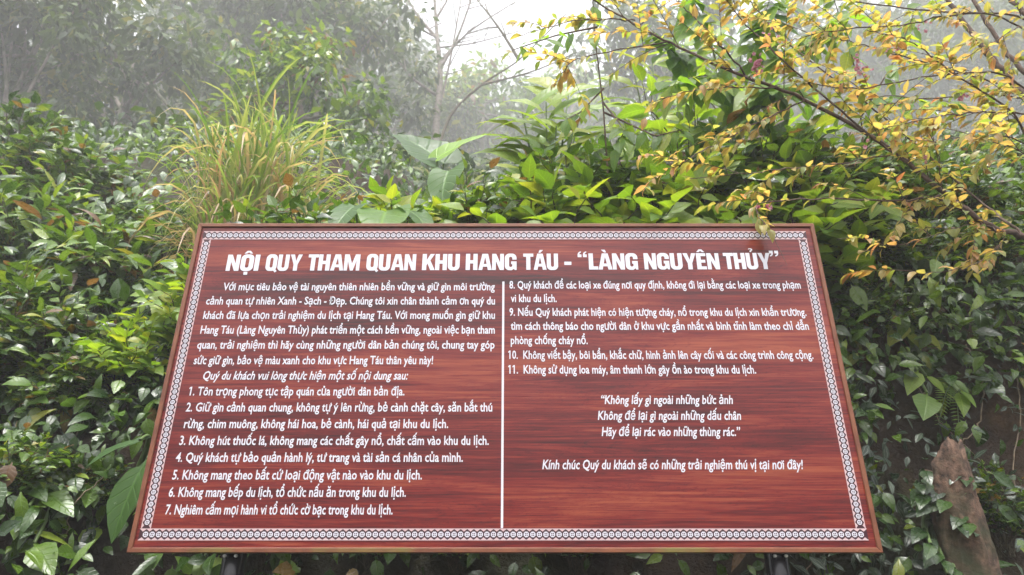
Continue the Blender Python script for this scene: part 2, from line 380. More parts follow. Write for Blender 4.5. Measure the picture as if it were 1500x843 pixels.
# --- heading, drawn letter by letter as flat shapes
def arc(cx, cy, rx, ry, a0, a1, n=7):
    return [(cx + rx * math.cos(R(a0 + (a1 - a0) * i / n)), cy + ry * math.sin(R(a0 + (a1 - a0) * i / n))) for i in range(n + 1)]
def rrect(x0, x1, y0, y1, rx, ry):
    return arc(x1 - rx, y1 - ry, rx, ry, 0, 90) + arc(x0 + rx, y1 - ry, rx, ry, 90, 180) + arc(x0 + rx, y0 + ry, rx, ry, 180, 270) + arc(x1 - rx, y0 + ry, rx, ry, 270, 360)
S = 0.268
def glyph(ch):
    W = 0.74
    if ch == 'O': return W, [(rrect(0, W, -.015, 1.015, .28, .27), [rrect(S, W - S, .19, .81, .10, .10)])]
    if ch == 'Q': return W, [(rrect(0, W, -.015, 1.015, .28, .27), [rrect(S, W - S, .19, .81, .10, .10)]), ([(.40, .17), (.56, .22), (.80, -.03), (.68, -.12)], [])]
    if ch == 'I': return S, [([(0, 0), (S, 0), (S, 1), (0, 1)], [])]
    if ch == 'H': return W, [([(0, 0), (S, 0), (S, .40), (W - S, .40), (W - S, 0), (W, 0), (W, 1), (W - S, 1), (W - S, .60), (S, .60), (S, 1), (0, 1)], [])]
    if ch == 'N': return W, [([(0, 0), (S * .88, 0), (S * .88, .56), (W - S * .95, 0), (W, 0), (W, 1), (W - S * .88, 1), (W - S * .88, .45), (S * .95, 1), (0, 1)], [])]
    if ch == 'T': W = .66; return W, [([(W / 2 - S / 2, 0), (W / 2 + S / 2, 0), (W / 2 + S / 2, .81), (W, .81), (W, 1), (0, 1), (0, .81), (W / 2 - S / 2, .81)], [])]
    if ch == 'L': W = .56; return W, [([(0, 0), (W, 0), (W, .19), (S, .19), (S, 1), (0, 1)], [])]
    if ch == 'E' or ch == 'Ê': W = .58; return W, [([(0, 0), (W, 0), (W, .18), (S, .18), (S, .415), (W - .05, .415), (W - .05, .59), (S, .59), (S, .82), (W, .82), (W, 1), (0, 1)], [])]
    if ch == 'K': W = .80; return W, [([(0, 0), (S, 0), (S, .28), (.33, .42), (.52, 0), (W, 0), (.50, .60), (W - .03, 1), (.50, 1), (S, .60), (S, 1), (0, 1)], [])]
    if ch == 'Y': W = .80; return W, [([(W / 2 - S / 2, 0), (W / 2 + S / 2, 0), (W / 2 + S / 2, .38), (W, 1), (W - .27, 1), (W / 2, .58), (.27, 1), (0, 1), (W / 2 - S / 2, .38)], [])]
    if ch == 'A': W = .84; return W, [([(0, 0), (.245, 0), (.285, .20), (W - .285, .20), (W - .245, 0), (W, 0), (W - .24, 1), (.24, 1)], [[(.325, .37), (W - .325, .37), (W / 2, .80)]])]
    if ch == 'M': W = 1.0; s = .22; return W, [([(0, 0), (s, 0), (s, .62), (.41, 0), (.59, 0), (W - s, .62), (W - s, 0), (W, 0), (W, 1), (W - .30, 1), (.5, .42), (.30, 1), (0, 1)], [])]
    if ch == 'U': return W, [([(0, 1)] + [(0, .27)] + arc(.27, .255, .27, .27, 180, 270)[1:] + arc(W - .27, .255, .27, .27, 270, 360) + [(W, 1), (W - S, 1), (W - S, .27)] + arc(W - S - .1, .28, .1, .1, 360, 270)[1:] + arc(S + .1, .28, .1, .1, 270, 180) + [(S, 1)], [])]
    if ch == 'G': return W, [([(W, .64), (W, .745)] + arc(W - .28, .745, .28, .27, 0, 90)[1:] + arc(.28, .745, .28, .27, 90, 180) + arc(.28, .255, .28, .27, 180, 270) + [(W - .30, -.015), (W - .16, .08), (W - .12, 0), (W, 0), (W, .53), (.40, .53), (.40, .36), (W - S, .36), (W - S, .27)] + arc(W - S - .1, .27, .1, .09, 360, 270)[1:] + arc(S + .1, .27, .1, .09, 270, 180) + arc(S + .1, .73, .1, .09, 180, 90) + arc(W - S - .1, .73, .1, .09, 90, 0) + [(W - S, .64)], [])]
    if ch == '-': return .42, [([(0, .29), (.42, .29), (.42, .49), (0, .49)], [])]
    if ch in '“”':
        one = lambda x: [(x, 1.13), (x + .20, 1.13), (x + .20, .97)] + [(x + .17, .86), (x + .09, .79), (x + .02, .77), (x + .02, .84), (x + .09, .88), (x + .11, .96), (x, .96)]
        pl = [one(0), one(.28)]
        if ch == '“': pl = [[(.48 - x, 1.90 - y) for x, y in p_] for p_ in pl]
        return .48, [(p_, []) for p_ in pl]
MARKS = {'Ộ': ('O', '^.'), 'Á': ('A', "'"), 'À': ('A', '`'), 'Ê': ('E', '^'), 'Ủ': ('U', '?')}
def mark(k, cx):
    if k == '^': return [(cx - .25, 1.07), (cx - .09, 1.24), (cx + .09, 1.24), (cx + .25, 1.07), (cx + .10, 1.07), (cx, 1.15), (cx - .10, 1.07)]
    if k == '.': return rrect(cx - .11, cx + .11, -.24, -.06, .03, .03)
    if k == "'": return [(cx - .10, 1.06), (cx + .03, 1.06), (cx + .22, 1.23), (cx - .01, 1.23)]
    if k == '`': return [(cx + .10, 1.06), (cx - .03, 1.06), (cx - .22, 1.23), (cx + .01, 1.23)]
    if k == '?': return [(cx - .06, 1.06), (cx + .05, 1.06), (cx + .05, 1.11), (cx + .13, 1.17), (cx + .13, 1.24), (cx + .05, 1.29), (cx - .09, 1.29), (cx - .15, 1.24), (cx - .07, 1.22), (cx - .02, 1.245), (cx + .03, 1.235), (cx + .03, 1.19), (cx - .06, 1.13)]
def flat_shapes(shapes, name, mat, y):
    V, Fc = [], []
    for outer, holes in shapes:
        loops = [[Vector((a, b_, 0)) for a, b_ in lp] for lp in [outer] + holes]
        b0 = len(V)
        yy = y - .0006 * (len(outer) == 4 and not holes and name == 'title_lettering' and outer[0][1] > outer[2][1])
        for lp in loops: V += [(v.x, yy, v.y) for v in lp]
        for tr in tessellate_polygon(loops): Fc.append(tuple(b0 + i for i in tr))
    return tris_mesh(name, V, Fc, mat)
TITLE = [("NỘI", 330.3, 378), ("QUY", 388, 440.5), ("THAM", 449.6, 526), ("QUAN", 536, 608.6), ("KHU", 618, 673), ("HANG", 682, 756.7), ("TÁU", 766.6, 817.8), ("-", 827, 837.3),
         ("“", 847, 860.5), ("LÀNG", 863, 935), ("NGUYÊN", 944.4, 1055), ("THỦY", 1061.7, 1131), ("”", 1130.5, 1144)]
for word, a, b_ in TITLE:
    shapes = []; x, wd = 0.0, []
    for ch in word:
        base, mk = MARKS.get(ch, (ch, ''))
        gw, pl = glyph(base)
        wd += [([(px + x, py) for px, py in o_], [[(px + x, py) for px, py in h_] for h_ in hs_]) for o_, hs_ in pl]
        for k in mk: wd.append(([(px, py) for px, py in mark(k, x + gw / 2)], []))
        x += gw + (.02 if base in 'AYTLK' else .06)
    x -= (.02 if base in 'AYTLK' else .06)
    base_py = 397.2 - (a - 330) * 2.8 / 812; top_py = base_py - 23.6
    xa, za = board(a, base_py); xb, _ = board(b_, base_py); zt = board(a, top_py)[1]
    hh = zt - za; kx = (xb - xa) / x
    for o_, hs_ in wd: shapes.append(([(xa - ox + px * kx, za + py * hh) for px, py in o_], [[(xa - ox + px * kx, za + py * hh) for px, py in h_] for h_ in hs_]))
    obj("title_lettering", flat_shapes(shapes, "title_lettering", M_white, -0.0012), panel)

# --- body lettering
LINES = [
 ("Với mục tiêu bảo vệ tài nguyên thiên nhiên bền vững và giữ gìn môi trường", 326.4, 724.8, 425.6, 0),
 ("cảnh quan tự nhiên Xanh - Sạch - Đẹp. Chúng tôi xin chân thành cảm ơn quý du", 301.4, 725, 446.4, 0),
 ("khách đã lựa chọn trải nghiệm du lịch tại Hang Táu. Với mong muốn gìn giữ khu", 297.3, 725, 467.4, 0),
 ("Hang Táu (Làng Nguyên Thủy) phát triển một cách bền vững, ngoài việc bạn tham", 293.2, 724.8, 489, 0),
 ("quan, trải nghiệm thì hãy cùng những người dân bản chúng tôi, chung tay góp", 288.3, 724.5, 511, 0),
 ("sức giữ gìn, bảo vệ màu xanh cho khu vực Hang Táu thân yêu này!", 283.5, 634.2, 533.8, 0),
 ("Quý du khách vui lòng thực hiện một số nội dung sau:", 297, 597.5, 556.3, 1),
 ("1. Tôn trọng phong tục tập quán của người dân bản địa.", 277.7, 592.4, 579.5, 0),
 ("2. Giữ gìn cảnh quan chung, không tự ý lên rừng, bẻ cành chặt cây, săn bắt thú", 272, 721, 603, 0),
 ("rừng, chim muông, không hái hoa, bẻ cành, hái quả tại khu du lịch.", 269, 656.5, 627.3, 0),
 ("3. Không hút thuốc lá, không mang các chất gây nổ, chất cấm vào khu du lịch.", 262.3, 716, 652, 0),
 ("4. Quý khách tự bảo quản hành lý, tư trang và tài sản cá nhân của mình.", 256.8, 678, 676.7, 0),
 ("5. Không mang theo bất cứ loại động vật nào vào khu du lịch.", 252, 618, 702.6, 0),
 ("6. Không mang bếp du lịch, tổ chức nấu ăn trong khu du lịch.", 246.6, 594.5, 728, 0),
 ("7. Nghiêm cấm mọi hành vi tổ chức cờ bạc trong khu du lịch.", 241.6, 575, 753.8, 0),
 ("8. Quý khách để các loại xe đúng nơi quy định, không đi lại bằng các loại xe trong phạm", 746.2, 1173.2, 423, 0),
 ("vi khu du lịch.", 748.2, 815.5, 442.8, 0),
 ("9. Nếu Quý khách phát hiện có hiện tượng cháy, nổ trong khu du lịch xin khẩn trương.", 746.2, 1181.5, 463, 0),
 ("tìm cách thông báo cho người dân ở khu vực gần nhất và bình tĩnh làm theo chỉ dẫn", 748.2, 1185.2, 483.4, 0),
 ("phòng chống cháy nổ.", 748.2, 861, 504.4, 0),
 ("10.  Không viết bậy, bôi bẩn, khắc chữ, hình ảnh lên cây cối và các công trình công cộng.", 746.2, 1191.6, 526, 0),
 ("11.  Không sử dụng loa máy, âm thanh lớn gây ồn ào trong khu du lịch.", 746.2, 1107.8, 547.5, 0),
 ("“Không lấy gì ngoài những bức ảnh", 881, 1074, 592, 1),
 ("Không để lại gì ngoài những dấu chân", 875.7, 1086, 615.2, 1),
 ("Hãy để lại rác vào những thùng rác.”", 881.4, 1085.6, 638.9, 1),
 ("Kính chúc Quý du khách sẽ có những trải nghiệm thú vị tại nơi đây!", 794.4, 1177.4, 687.5, 1),
]
TS = 0.0440
dg = bpy.context.evaluated_depsgraph_get()
cu = bpy.data.curves.new("lettering", 'FONT'); cu.size = 1.0; cu.offset = 0.016; cu.resolution_u = 2
to = bpy.data.objects.new("lettering", cu); COL.objects.link(to)
def text_mesh(body, shear=0.0):
    cu.body = body; cu.shear = shear; to.data.update_tag(); dg.update()
    me = bpy.data.meshes.new_from_object(to.evaluated_get(dg))
    n = len(me.vertices); vv = np.empty(n * 3, np.float32); me.vertices.foreach_get("co", vv)
    return me, vv.reshape(-1, 3)
def right_edge(body):
    me, v = text_mesh(body); r = float(v[:, 0].max()); bpy.data.meshes.remove(me); return r
_m, _v = text_mesh("x"); XH = float(_v[:, 1].max()); bpy.data.meshes.remove(_m)
_m, _v = text_mesh("1"); ONE_H, ONE_W = float(_v[:, 1].max()), float(np.ptp(_v[:, 0])); bpy.data.meshes.remove(_m)
for body, a, b_, by, ital in LINES:
    extra = []
    for k, ch in enumerate(body):            # the horns of o and u, and the flag of the figure one
        if ch in "ơờớởỡợưừứửữự":
            xr = right_edge(body[:k + 1]) - (.02 if ch in "ưừứửữự" else .0)
            extra.append([(xr - .09, XH - .035), (xr - .05, XH - .10), (xr + .02, XH - .075), (xr + .07, XH - .015), (xr + .085, XH + .10), (xr + .012, XH + .10), (xr + .005, XH + .02), (xr - .03, XH - .02)])
        if ch == "1":
            xr = right_edge(body[:k + 1]); x0 = xr - ONE_W
            extra.append([(x0 + .02, ONE_H), (x0 - .15, ONE_H - .10), (x0 - .12, ONE_H - .20), (x0 + .02, ONE_H - .12)])
    me, vv = text_mesh(body, 0.20 if ital else 0.0)
    xa, za = board(a, by); xb, _ = board(b_, by)
    x0 = vv[:, 0].min(); kx = (xb - xa) / (vv[:, 0].max() - x0); n = len(vv)
    V = [(xa - ox + (v[0] - x0) * kx, -0.0012, za + v[1] * TS) for v in vv.tolist()]
    Fc = [tuple(p_.vertices) for p_ in me.polygons]; bpy.data.meshes.remove(me)
    for pl in extra:
        b0 = len(V); V += [(xa - ox + (x_ + (0.20 * y_ if ital else 0) - x0) * kx, -0.0016, za + y_ * TS) for x_, y_ in pl]
        for tr in tessellate_polygon([[Vector((x_, y_, 0)) for x_, y_ in pl]]): Fc.append(tuple(b0 + q for q in tr))
    obj("lettering", tris_mesh("lettering", V, Fc, M_white), panel)
bpy.data.objects.remove(to); bpy.data.curves.remove(cu)

# --- divider and patterned band
xa, z1 = board(735.9, 413); xb, _ = board(738.9, 413); z0 = board(737, 774)[1]
obj("divider_stripe", flat_shapes([([(xa - ox, z0), (xb - ox, z0), (xb - ox, z1), (xa - ox, z1)], [])], "divider_stripe", M_white, -0.0012), panel)
bx0 = board(298, 341)[0] - ox + .002; bx1 = board(1180, 340)[0] - ox
bz1 = board(740, 339.3)[1]; bz1i = board(740, 352.0)[1]; bz0 = board(740, 792)[1]; bz0i = board(740, 775)[1]
BW = 0.036
P1, P2, P3 = [], [], []    # maroon base, pale saw edges + flowers, dark marks
def band(x0, x1, z0_, z1_, vertical):
    P1.append([(x0, z0_), (x1, z0_), (x1, z1_), (x0, z1_)])
    L = (z1_ - z0_) if vertical else (x1 - x0); Wd = (x1 - x0) if vertical else (z1_ - z0_)
    n = round(L / (Wd * 0.585)); st = L / n
    mp_ = (lambda u, v: (x0 + v, z0_ + u)) if vertical else (lambda u, v: (x0 + u, z0_ + v))
    e = Wd * 0.06; h_ = Wd * 0.20
    for s in (0, 1):
        vv = lambda v: v if s == 0 else Wd - v
        P2.append([mp_(0, vv(0)), mp_(L, vv(0)), mp_(L, vv(e)), mp_(0, vv(e))])
        for i in range(n):
            P2.append([mp_((i + .06) * st, vv(e)), mp_((i + .94) * st, vv(e)), mp_((i + .5) * st, vv(e + h_))])
    for i in range(n):
        cu_, cv_ = (i + .5) * st if False else (i + 1.0) * st if i < n - 1 else None, Wd / 2
        if cu_ is None: continue
        r = st * 0.43
        P3.append(('f', [mp_(cu_ + r * (1.0 if k % 2 else .93) * math.cos(k * math.pi / 8), cv_ + r * (1.0 if k % 2 else .93) * math.sin(k * math.pi / 8)) for k in range(16)]))
        q_ = r * .20
        for du, dv in ((.30, .30), (-.30, .30), (.30, -.30), (-.30, -.30)):
            P3.append(('d', [mp_(cu_ + du * r + q_ * a_, cv_ + dv * r + q_ * b2) for a_, b2 in ((-1, -1), (1, -1), (1, 1), (-1, 1))]))
band(bx0, bx1, bz0, bz0 + BW, False); band(bx0, bx1, bz1 - BW, bz1, False)
band(bx0 + .002, bx0 + BW - .002, bz0 + BW, bz1 - BW, True); band(bx1 - BW + .002, bx1 - .002, bz0 + BW, bz1 - BW, True)
V, Fc, mi = [], [], []
def addp(poly, y, k):
    b0 = len(V); V.extend((a, y, b_) for a, b_ in poly); Fc.append(tuple(range(b0, b0 + len(poly)))); mi.append(k)
for p_ in P1: addp(p_, -0.0010, 0)
for p_ in P2: addp(p_, -0.0016, 1)
for k, p_ in P3: addp(p_, -0.0016 if k == 'f' else -0.0021, 2 if k == 'f' else 0)
obj("patterned_border", tris_mesh("patterned_border", V, Fc, [M_maroon, M_pink, M_white], mi), panel)

# ------------------------------------------------------------------ leaves
PROF = {
 'ovate': [(0, .05), (.10, .10), (.16, .55), (.36, 1.0), (.60, .85), (.82, .42), (1, .02)],
 'small': [(0, .08), (.14, .5), (.42, 1.0), (.75, .6), (1, .02)],
 'lance': [(0, .10), (.08, .22), (.25, .85), (.5, 1.0), (.75, .68), (.9, .3), (1, .02)],
 'cherry': [(0, .08), (.12, .45), (.35, 1.0), (.6, .92), (.82, .5), (1, .03)],
 'far':   [(0, .25), (.45, 1.0), (1, .05)],
 'blade': [(0, .7), (.15, .95), (.35, 1.0), (.55, .9), (.75, .65), (.9, .32), (1, .02)],
 'heart': [(0, .70), (.06, .92), (.16, 1.0), (.30, .98), (.46, .84), (.62, .64), (.78, .40), (.91, .17), (1, .01)],
}
class Leaves:
    """collects leaves of one profile; every leaf is a curved, folded blade"""
    def __init__(s, prof, cols=3): s.prof = prof; s.cols = cols; s.P = []; s.D = []; s.Nn = []; s.L = []; s.W = []; s.B = []; s.Fo = []; s.R = []
    def add(s, P, D, Nn, L, W, bend=.25, fold=.25, rnd=None):
        P = np.atleast_2d(P); n = len(P)
        s.P.append(P); s.D.append(np.broadcast_to(D, (n, 3))); s.Nn.append(np.broadcast_to(Nn, (n, 3)))
        for lst, v in ((s.L, L), (s.W, W), (s.B, bend), (s.Fo, fold)): lst.append(np.broadcast_to(np.asarray(v, float), (n,)))
        s.R.append(rng.random(n) if rnd is None else np.broadcast_to(np.asarray(rnd, float), (n,)))
    def mesh(s, name, mat):
        P, D, Nn = (np.concatenate(a) for a in (s.P, s.D, s.Nn)); L, W, B, Fo, Rn = (np.concatenate(a) for a in (s.L, s.W, s.B, s.Fo, s.R))
        n = len(P); D = unit(D); Sd = unit(np.cross(D, Nn) + 1e-5); Up = np.cross(Sd, D)
        pr = np.array(PROF[s.prof]); tt, ww = pr[:, 0], pr[:, 1]; r = len(tt); c = s.cols
        la = np.linspace(-1, 1, c)
        T = tt[None, :, None]; A = la[None, None, :]
        ph = B[:, None, None] * T * 1.6          # bend along the blade
        Bs = np.where(np.abs(B) < 1e-3, 1e-3, B)[:, None, None] * 1.6
        fx = np.sin(Bs * T) / Bs; fz = -(1 - np.cos(Bs * T)) / Bs
        Ls = L[:, None, None]; half = W[:, None, None] * Ls * ww[None, :, None] * 0.5
        und = 0.10 * half * np.sin(T * 9 + (Rn * 40)[:, None, None] + A * 2) * np.abs(A)
        lift = half * Fo[:, None, None] * np.abs(A) + und
        x = Ls * fx - (np.sin(ph) * -1) * 0 ; zz = Ls * fz + lift
        if s.prof == 'heart': x = x - half * 0.55 * np.abs(A) ** 1.5 * (T < .3) * (1 - T / .3)
        y = half * A * np.cos(np.arctan(Fo))[:, None, None]
        V = P[:, None, None, :] + (x + 0 * A)[..., None] * D[:, None, None, :] + y[..., None] * Sd[:, None, None, :] + zz[..., None] * Up[:, None, None, :]
        base = np.arange(r * c).reshape(r, c)
        q = np.stack([base[:-1, :-1], base[:-1, 1:], base[1:, 1:], base[1:, :-1]], -1).reshape(-1, 4)
        F = (np.arange(n) * r * c)[:, None, None] + q[None]
        rn = np.repeat(Rn, r * c); lu = np.tile(np.broadcast_to(la[None, :], (r, c)).ravel(), n); lv = np.tile(np.broadcast_to(tt[:, None], (r, c)).ravel(), n)
        return mesh_np(name, V, F.reshape(-1, 4), mat, attrs={"rnd": rn, "lu": lu, "lv": lv})

def rvec(n): return unit(rng.standard_normal((n, 3)))
UP = np.array([0, 0, 1.0])

def bez(a, b, sag, n=6):
    t = np.linspace(0, 1, n)[:, None]; a = np.asarray(a, float); b = np.asarray(b, float)
    return a + (b - a) * t + np.asarray(sag, float) * (4 * t * (1 - t))

def twig_leaves(L, path, n, length, width, bend=.3, fold=.25, up=0.6, fan=0.9, jitter=0.35, face=None, t0=.25, rnd=None):
    """alternate leaves along a twig"""
    path = np.asarray(path); seg = np.linspace(t0, 1, n) * (len(path) - 1); i = np.minimum(seg.astype(int), len(path) - 2); f = (seg - i)[:, None]
    P = path[i] * (1 - f) + path[i + 1] * f; T = unit(path[i + 1] - path[i])
    side = unit(np.cross(T, UP) + 1e-4); sg = np.where(np.arange(n) % 2 == 0, 1, -1)[:, None]
    D = T * 0.7 + side * sg * fan + rvec(n) * jitter; D[-1] = T[-1] + rvec(1)[0] * .2
    Nn = UP * up + rvec(n) * .45 + (0 if face is None else np.asarray(face))
    L.add(P, D, Nn, length * rng.uniform(.65, 1.2, n), width, bend * rng.uniform(.4, 1.6, n), fold, rnd)

def shrub_meshes(name, h, rad, ntwig, nl, length, width, mat, prof='ovate', squash=1.0, droop=.3, rlo=0., rhi=1., lean=(0, 0), cols=3):
    """foliage and stems of one shrub growing from its own origin"""
    Lv = Leaves(prof, cols); paths, rads = [], []
    for k in range(ntwig):
        a = rng.uniform(0, 6.283); e = rng.uniform(-0.25, 1.0) ; rr = rad * rng.uniform(.55, 1.08)
        ce = math.sqrt(max(0, 1 - max(0, e) ** 2))
        tip = np.array([math.cos(a) * rr * ce + lean[0], math.sin(a) * rr * ce * squash + lean[1], h * (.45 + .55 * e) * rng.uniform(.75, 1.08)])
        st = np.array([rng.normal(0, .05), rng.normal(0, .05), -.05])
        p = bez(st, tip, (0, 0, .16 * h), 8); p[1:-1] += rng.normal(0, .018 * h, (6, 3))
        paths.append(p); rads.append(np.linspace(.007, .002, 8) * (h ** .5))
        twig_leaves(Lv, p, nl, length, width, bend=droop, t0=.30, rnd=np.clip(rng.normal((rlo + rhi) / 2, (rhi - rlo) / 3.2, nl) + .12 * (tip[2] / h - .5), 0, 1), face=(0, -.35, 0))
    V, F = tube_np(paths, rads, 5)
    return Lv.mesh(name + "_foliage", mat), mesh_np(name + "_stems", V, F, M_twig)

def put_plant(name, label, cat, loc, meshes, rz=0, s=1.0, group=None):
    o = thing(name, label, cat, loc, group); o.rotation_euler = (0, 0, rz); o.scale = (s, s, s)
    obj("foliage", meshes[0], o)
    if len(meshes) > 1 and meshes[1]: obj("stem", meshes[1], o)
    return o

def hit(px, py):
    """where the sight line of a photo pixel meets the hillside"""
    yy = np.linspace(1.3, 9, 700); q = np.array([at(px, py, y) for y in yy]); k = np.nonzero(H(q[:, 0], q[:, 1]) >= q[:, 2])[0]
    return q[k[0]] if len(k) else q[-1]
def off(px, py, d):
    q = hit(px, py); return q + (CAM - q) / np.linalg.norm(CAM - q) * d

# ------------------------------------------------------------------ near shrubs
SH = {
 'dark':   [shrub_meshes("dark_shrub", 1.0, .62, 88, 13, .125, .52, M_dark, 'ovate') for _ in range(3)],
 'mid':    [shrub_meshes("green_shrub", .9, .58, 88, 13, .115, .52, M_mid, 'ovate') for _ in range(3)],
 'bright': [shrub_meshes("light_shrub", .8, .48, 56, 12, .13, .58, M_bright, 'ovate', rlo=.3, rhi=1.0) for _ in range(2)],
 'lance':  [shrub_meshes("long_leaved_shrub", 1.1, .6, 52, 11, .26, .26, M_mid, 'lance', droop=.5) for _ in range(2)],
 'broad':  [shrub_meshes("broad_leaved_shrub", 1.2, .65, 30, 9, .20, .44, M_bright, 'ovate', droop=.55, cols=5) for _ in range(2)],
}
def on_hill(px, py, y):
    q = at(px, py, y); return q[0], y, float(H(q[0], y)) - .03
SHRUBS = [  # px, y, kind, scale, label   (px on the photo's width; y metres ahead)
 (480, 3.28, 'mid', 0.80, "low leafy shrub behind the top edge above the word THAM"),
 (330, 3.25, 'bright', 0.70, "low leafy shrub peeping over the top left corner of the board"),
 (600, 3.32, 'bright', 0.80, "yellow-green shrub beside the two upright taro leaves"),
 (400, 3.28, 'mid', 0.76, "low green shrub above the word QUY behind the top edge"),
 (660, 3.28, 'bright', 0.74, "yellow-green low shrub below the drooping taro leaf"),
 (545, 3.65, 'bright', .62, "yellowish bush between the grass clump and the taro"),
 (700, 3.38, 'mid', .78, "green small-leaved shrub right of the drooping taro leaf"),
 (770, 3.60, 'bright', .80, "light green bush rising below the ginger leaves"),
 (800, 3.20, 'bright', 1.20, "bright green low bush spilling to the top edge between the two heading parts"),
 (900, 3.20, 'bright', 1.26, "bright green low bush at the top edge above the opening quotation mark"),
 (985, 3.20, 'bright', 1.26, "bright green low bush at the top edge above the middle of NGUYÊN"),
 (1070, 3.20, 'bright', 1.20, "bright green low bush at the top edge left of the hanging cherry sprig"),
 (1155, 3.20, 'bright', 1.05, "bright green low bush at the top edge right of the hanging cherry sprig"),
 (840, 3.35, 'mid', 1.0, "glossy green shrub above the dash in the heading"),
 (930, 3.30, 'mid', 1.0, "glossy green shrub above the word LÀNG in the heading"),
 (1020, 3.30, 'mid', 1.1, "green leafy shrub above the word NGUYÊN in the heading"),
 (1010, 3.75, 'broad', 1.15, "tall bright shrub under the branching cherry limb"),
 (1110, 3.35, 'mid', 1.05, "dense green shrub above the word THỦY in the heading"),
 (1200, 3.35, 'mid', .9, "dense green shrub behind the top right corner of the board"),
 (1280, 3.60, 'mid', .82, "green shrub beneath the lowest cherry limb"),
 (1370, 3.45, 'mid', .68, "mid green shrub below the thick end of the cherry limb"),
 (1470, 3.50, 'mid', .62, "mid green shrub at the right edge under the cherry limb"),
 (1400, 5.2, 'mid', .85, "pale misty bush seen through the gap under the cherry limb"),
 (1480, 5.6, 'mid', .85, "misty rounded bush behind the right edge shrubs"),
 (1290, 5.4, 'mid', .8, "misty bush half hidden by the yellow cherry leaves"),
 (900, 4.4, 'broad', .95, "bright broad-leaved bush on top of the bank"),
 (1090, 4.0, 'broad', 1.05, "tall bright broad-leaved bush behind the cherry limb"),
 (1180, 4.5, 'broad', .8, "broad-leaved bush behind the pink blossom cluster"),
 (980, 4.9, 'broad', 1.2, "misty broad-leaved bush between the sapling and the cherry limb"),
 (250, 3.2, 'bright', .62, "light green bush left of the board's upper left corner"),
 (150, 3.3, 'mid', .70, "leafy shrub on the left bank level with the heading"),
 (60, 3.2, 'dark', .72, "dark leafy shrub at the left edge level with the heading"),
 (180, 4.1, 'lance', .75, "long-leaved plant on the slope left of the grass clump"),
 (70, 4.5, 'lance', .85, "long-leaved plant on the slope near the left edge"),
 (270, 4.6, 'mid', .8, "leafy bush just below and left of the grass clump"),
 (120, 5.4, 'mid', 1.0, "misty green bush on the left slope"),
 (10, 5.8, 'dark', 1.2, "misty dark bush at the left edge of the slope"),
 (90, 640, 'dark', .42, "dark creeper mound on the left bank beside the list"),
 (10, 760, 'mid', .36, "leafy mound at the left edge near the bottom of the bank"),
 (200, 560, 'dark', .28, "dark leafy mound against the left side of the board"),
 (30, 480, 'mid', .45, "leafy mound at the left edge halfway up the bank"),
 (150, 480, 'dark', .45, "dark mound below the slender bright-leaved vine"),
 (130, 770, 'dark', .26, "dark mound under the large ribbed leaf"),
 (210, 460, 'mid', .28, "green mound beside the dark big-leaved plant"),
 (60, 400, 'mid', .55, "green mound on the left bank level with the first list lines"),
 (190, 360, 'mid', .5, "green mound left of the heading beside the board"),
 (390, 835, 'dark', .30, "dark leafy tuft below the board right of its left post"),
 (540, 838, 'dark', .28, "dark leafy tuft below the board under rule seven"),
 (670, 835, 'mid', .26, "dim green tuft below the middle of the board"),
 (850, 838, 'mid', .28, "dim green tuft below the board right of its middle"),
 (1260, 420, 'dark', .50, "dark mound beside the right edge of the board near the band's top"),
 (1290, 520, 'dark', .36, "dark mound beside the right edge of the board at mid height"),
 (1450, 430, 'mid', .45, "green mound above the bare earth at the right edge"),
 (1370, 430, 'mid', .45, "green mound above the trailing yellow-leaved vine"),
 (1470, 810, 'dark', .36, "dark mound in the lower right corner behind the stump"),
]
cnt = {}
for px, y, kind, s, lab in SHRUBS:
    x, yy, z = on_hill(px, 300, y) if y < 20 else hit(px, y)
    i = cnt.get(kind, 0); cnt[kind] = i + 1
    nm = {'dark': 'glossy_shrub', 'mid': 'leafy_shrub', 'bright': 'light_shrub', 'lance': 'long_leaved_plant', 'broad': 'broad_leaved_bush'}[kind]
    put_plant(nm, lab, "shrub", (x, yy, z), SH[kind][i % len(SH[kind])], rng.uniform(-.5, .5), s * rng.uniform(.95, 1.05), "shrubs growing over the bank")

# ------------------------------------------------------------------ creeping ground cover
def cover(n, xr, yr, off, length, width, mat, prof, name, mask=None, bend=.35, rn=None):
    x = rng.uniform(*xr, n); y = yr[0] + (yr[1] - yr[0]) * rng.random(n) ** 1.3
    if mask is not None:
        k = mask(x, y); x, y = x[k], y[k]
    n = len(x); nn = Hn(x, y)
    P = np.stack([x, y, H(x, y)], -1) + nn * (off * rng.random(n) ** .8)[:, None]
    down = nn * np.array([1, 1, 0]) * .5 + np.array([0, -.15, -.55])
    D = down + rvec(n) * .85; Nn = nn * .7 + UP * .45 + np.array([0, -.25, 0]) + rvec(n) * .55
    Lv = Leaves(prof); Lv.add(P, D, Nn, length * rng.uniform(.4, 1.35, n), width * rng.uniform(.85, 1.15, n), bend * rng.uniform(.3, 1.6, n), .22, None if rn is None else np.clip(rng.normal(rn[0], rn[1], n), 0, 1))
    o = obj(name, Lv.mesh(name, mat)); o["kind"] = "stuff"; return o
def zof(x, y): return H(x, y)
patch = lambda x, y: (wob(x, y, 3.0) + rng.normal(0, .35, len(x))) > -.45
earth = lambda x, y: ~((x > 1.55) & (x < 2.6) & (H(x, y) < 2.35) & (H(x, y) > .2) & (rng.random(len(x)) < .72)) & patch(x, y)
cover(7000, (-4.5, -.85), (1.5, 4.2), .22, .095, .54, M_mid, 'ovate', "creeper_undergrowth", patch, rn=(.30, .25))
cover(11000, (-4.5, -.85), (1.5, 4.2), .16, .08, .54, M_dark, 'ovate', "dark_undergrowth", None, rn=(.35, .25))
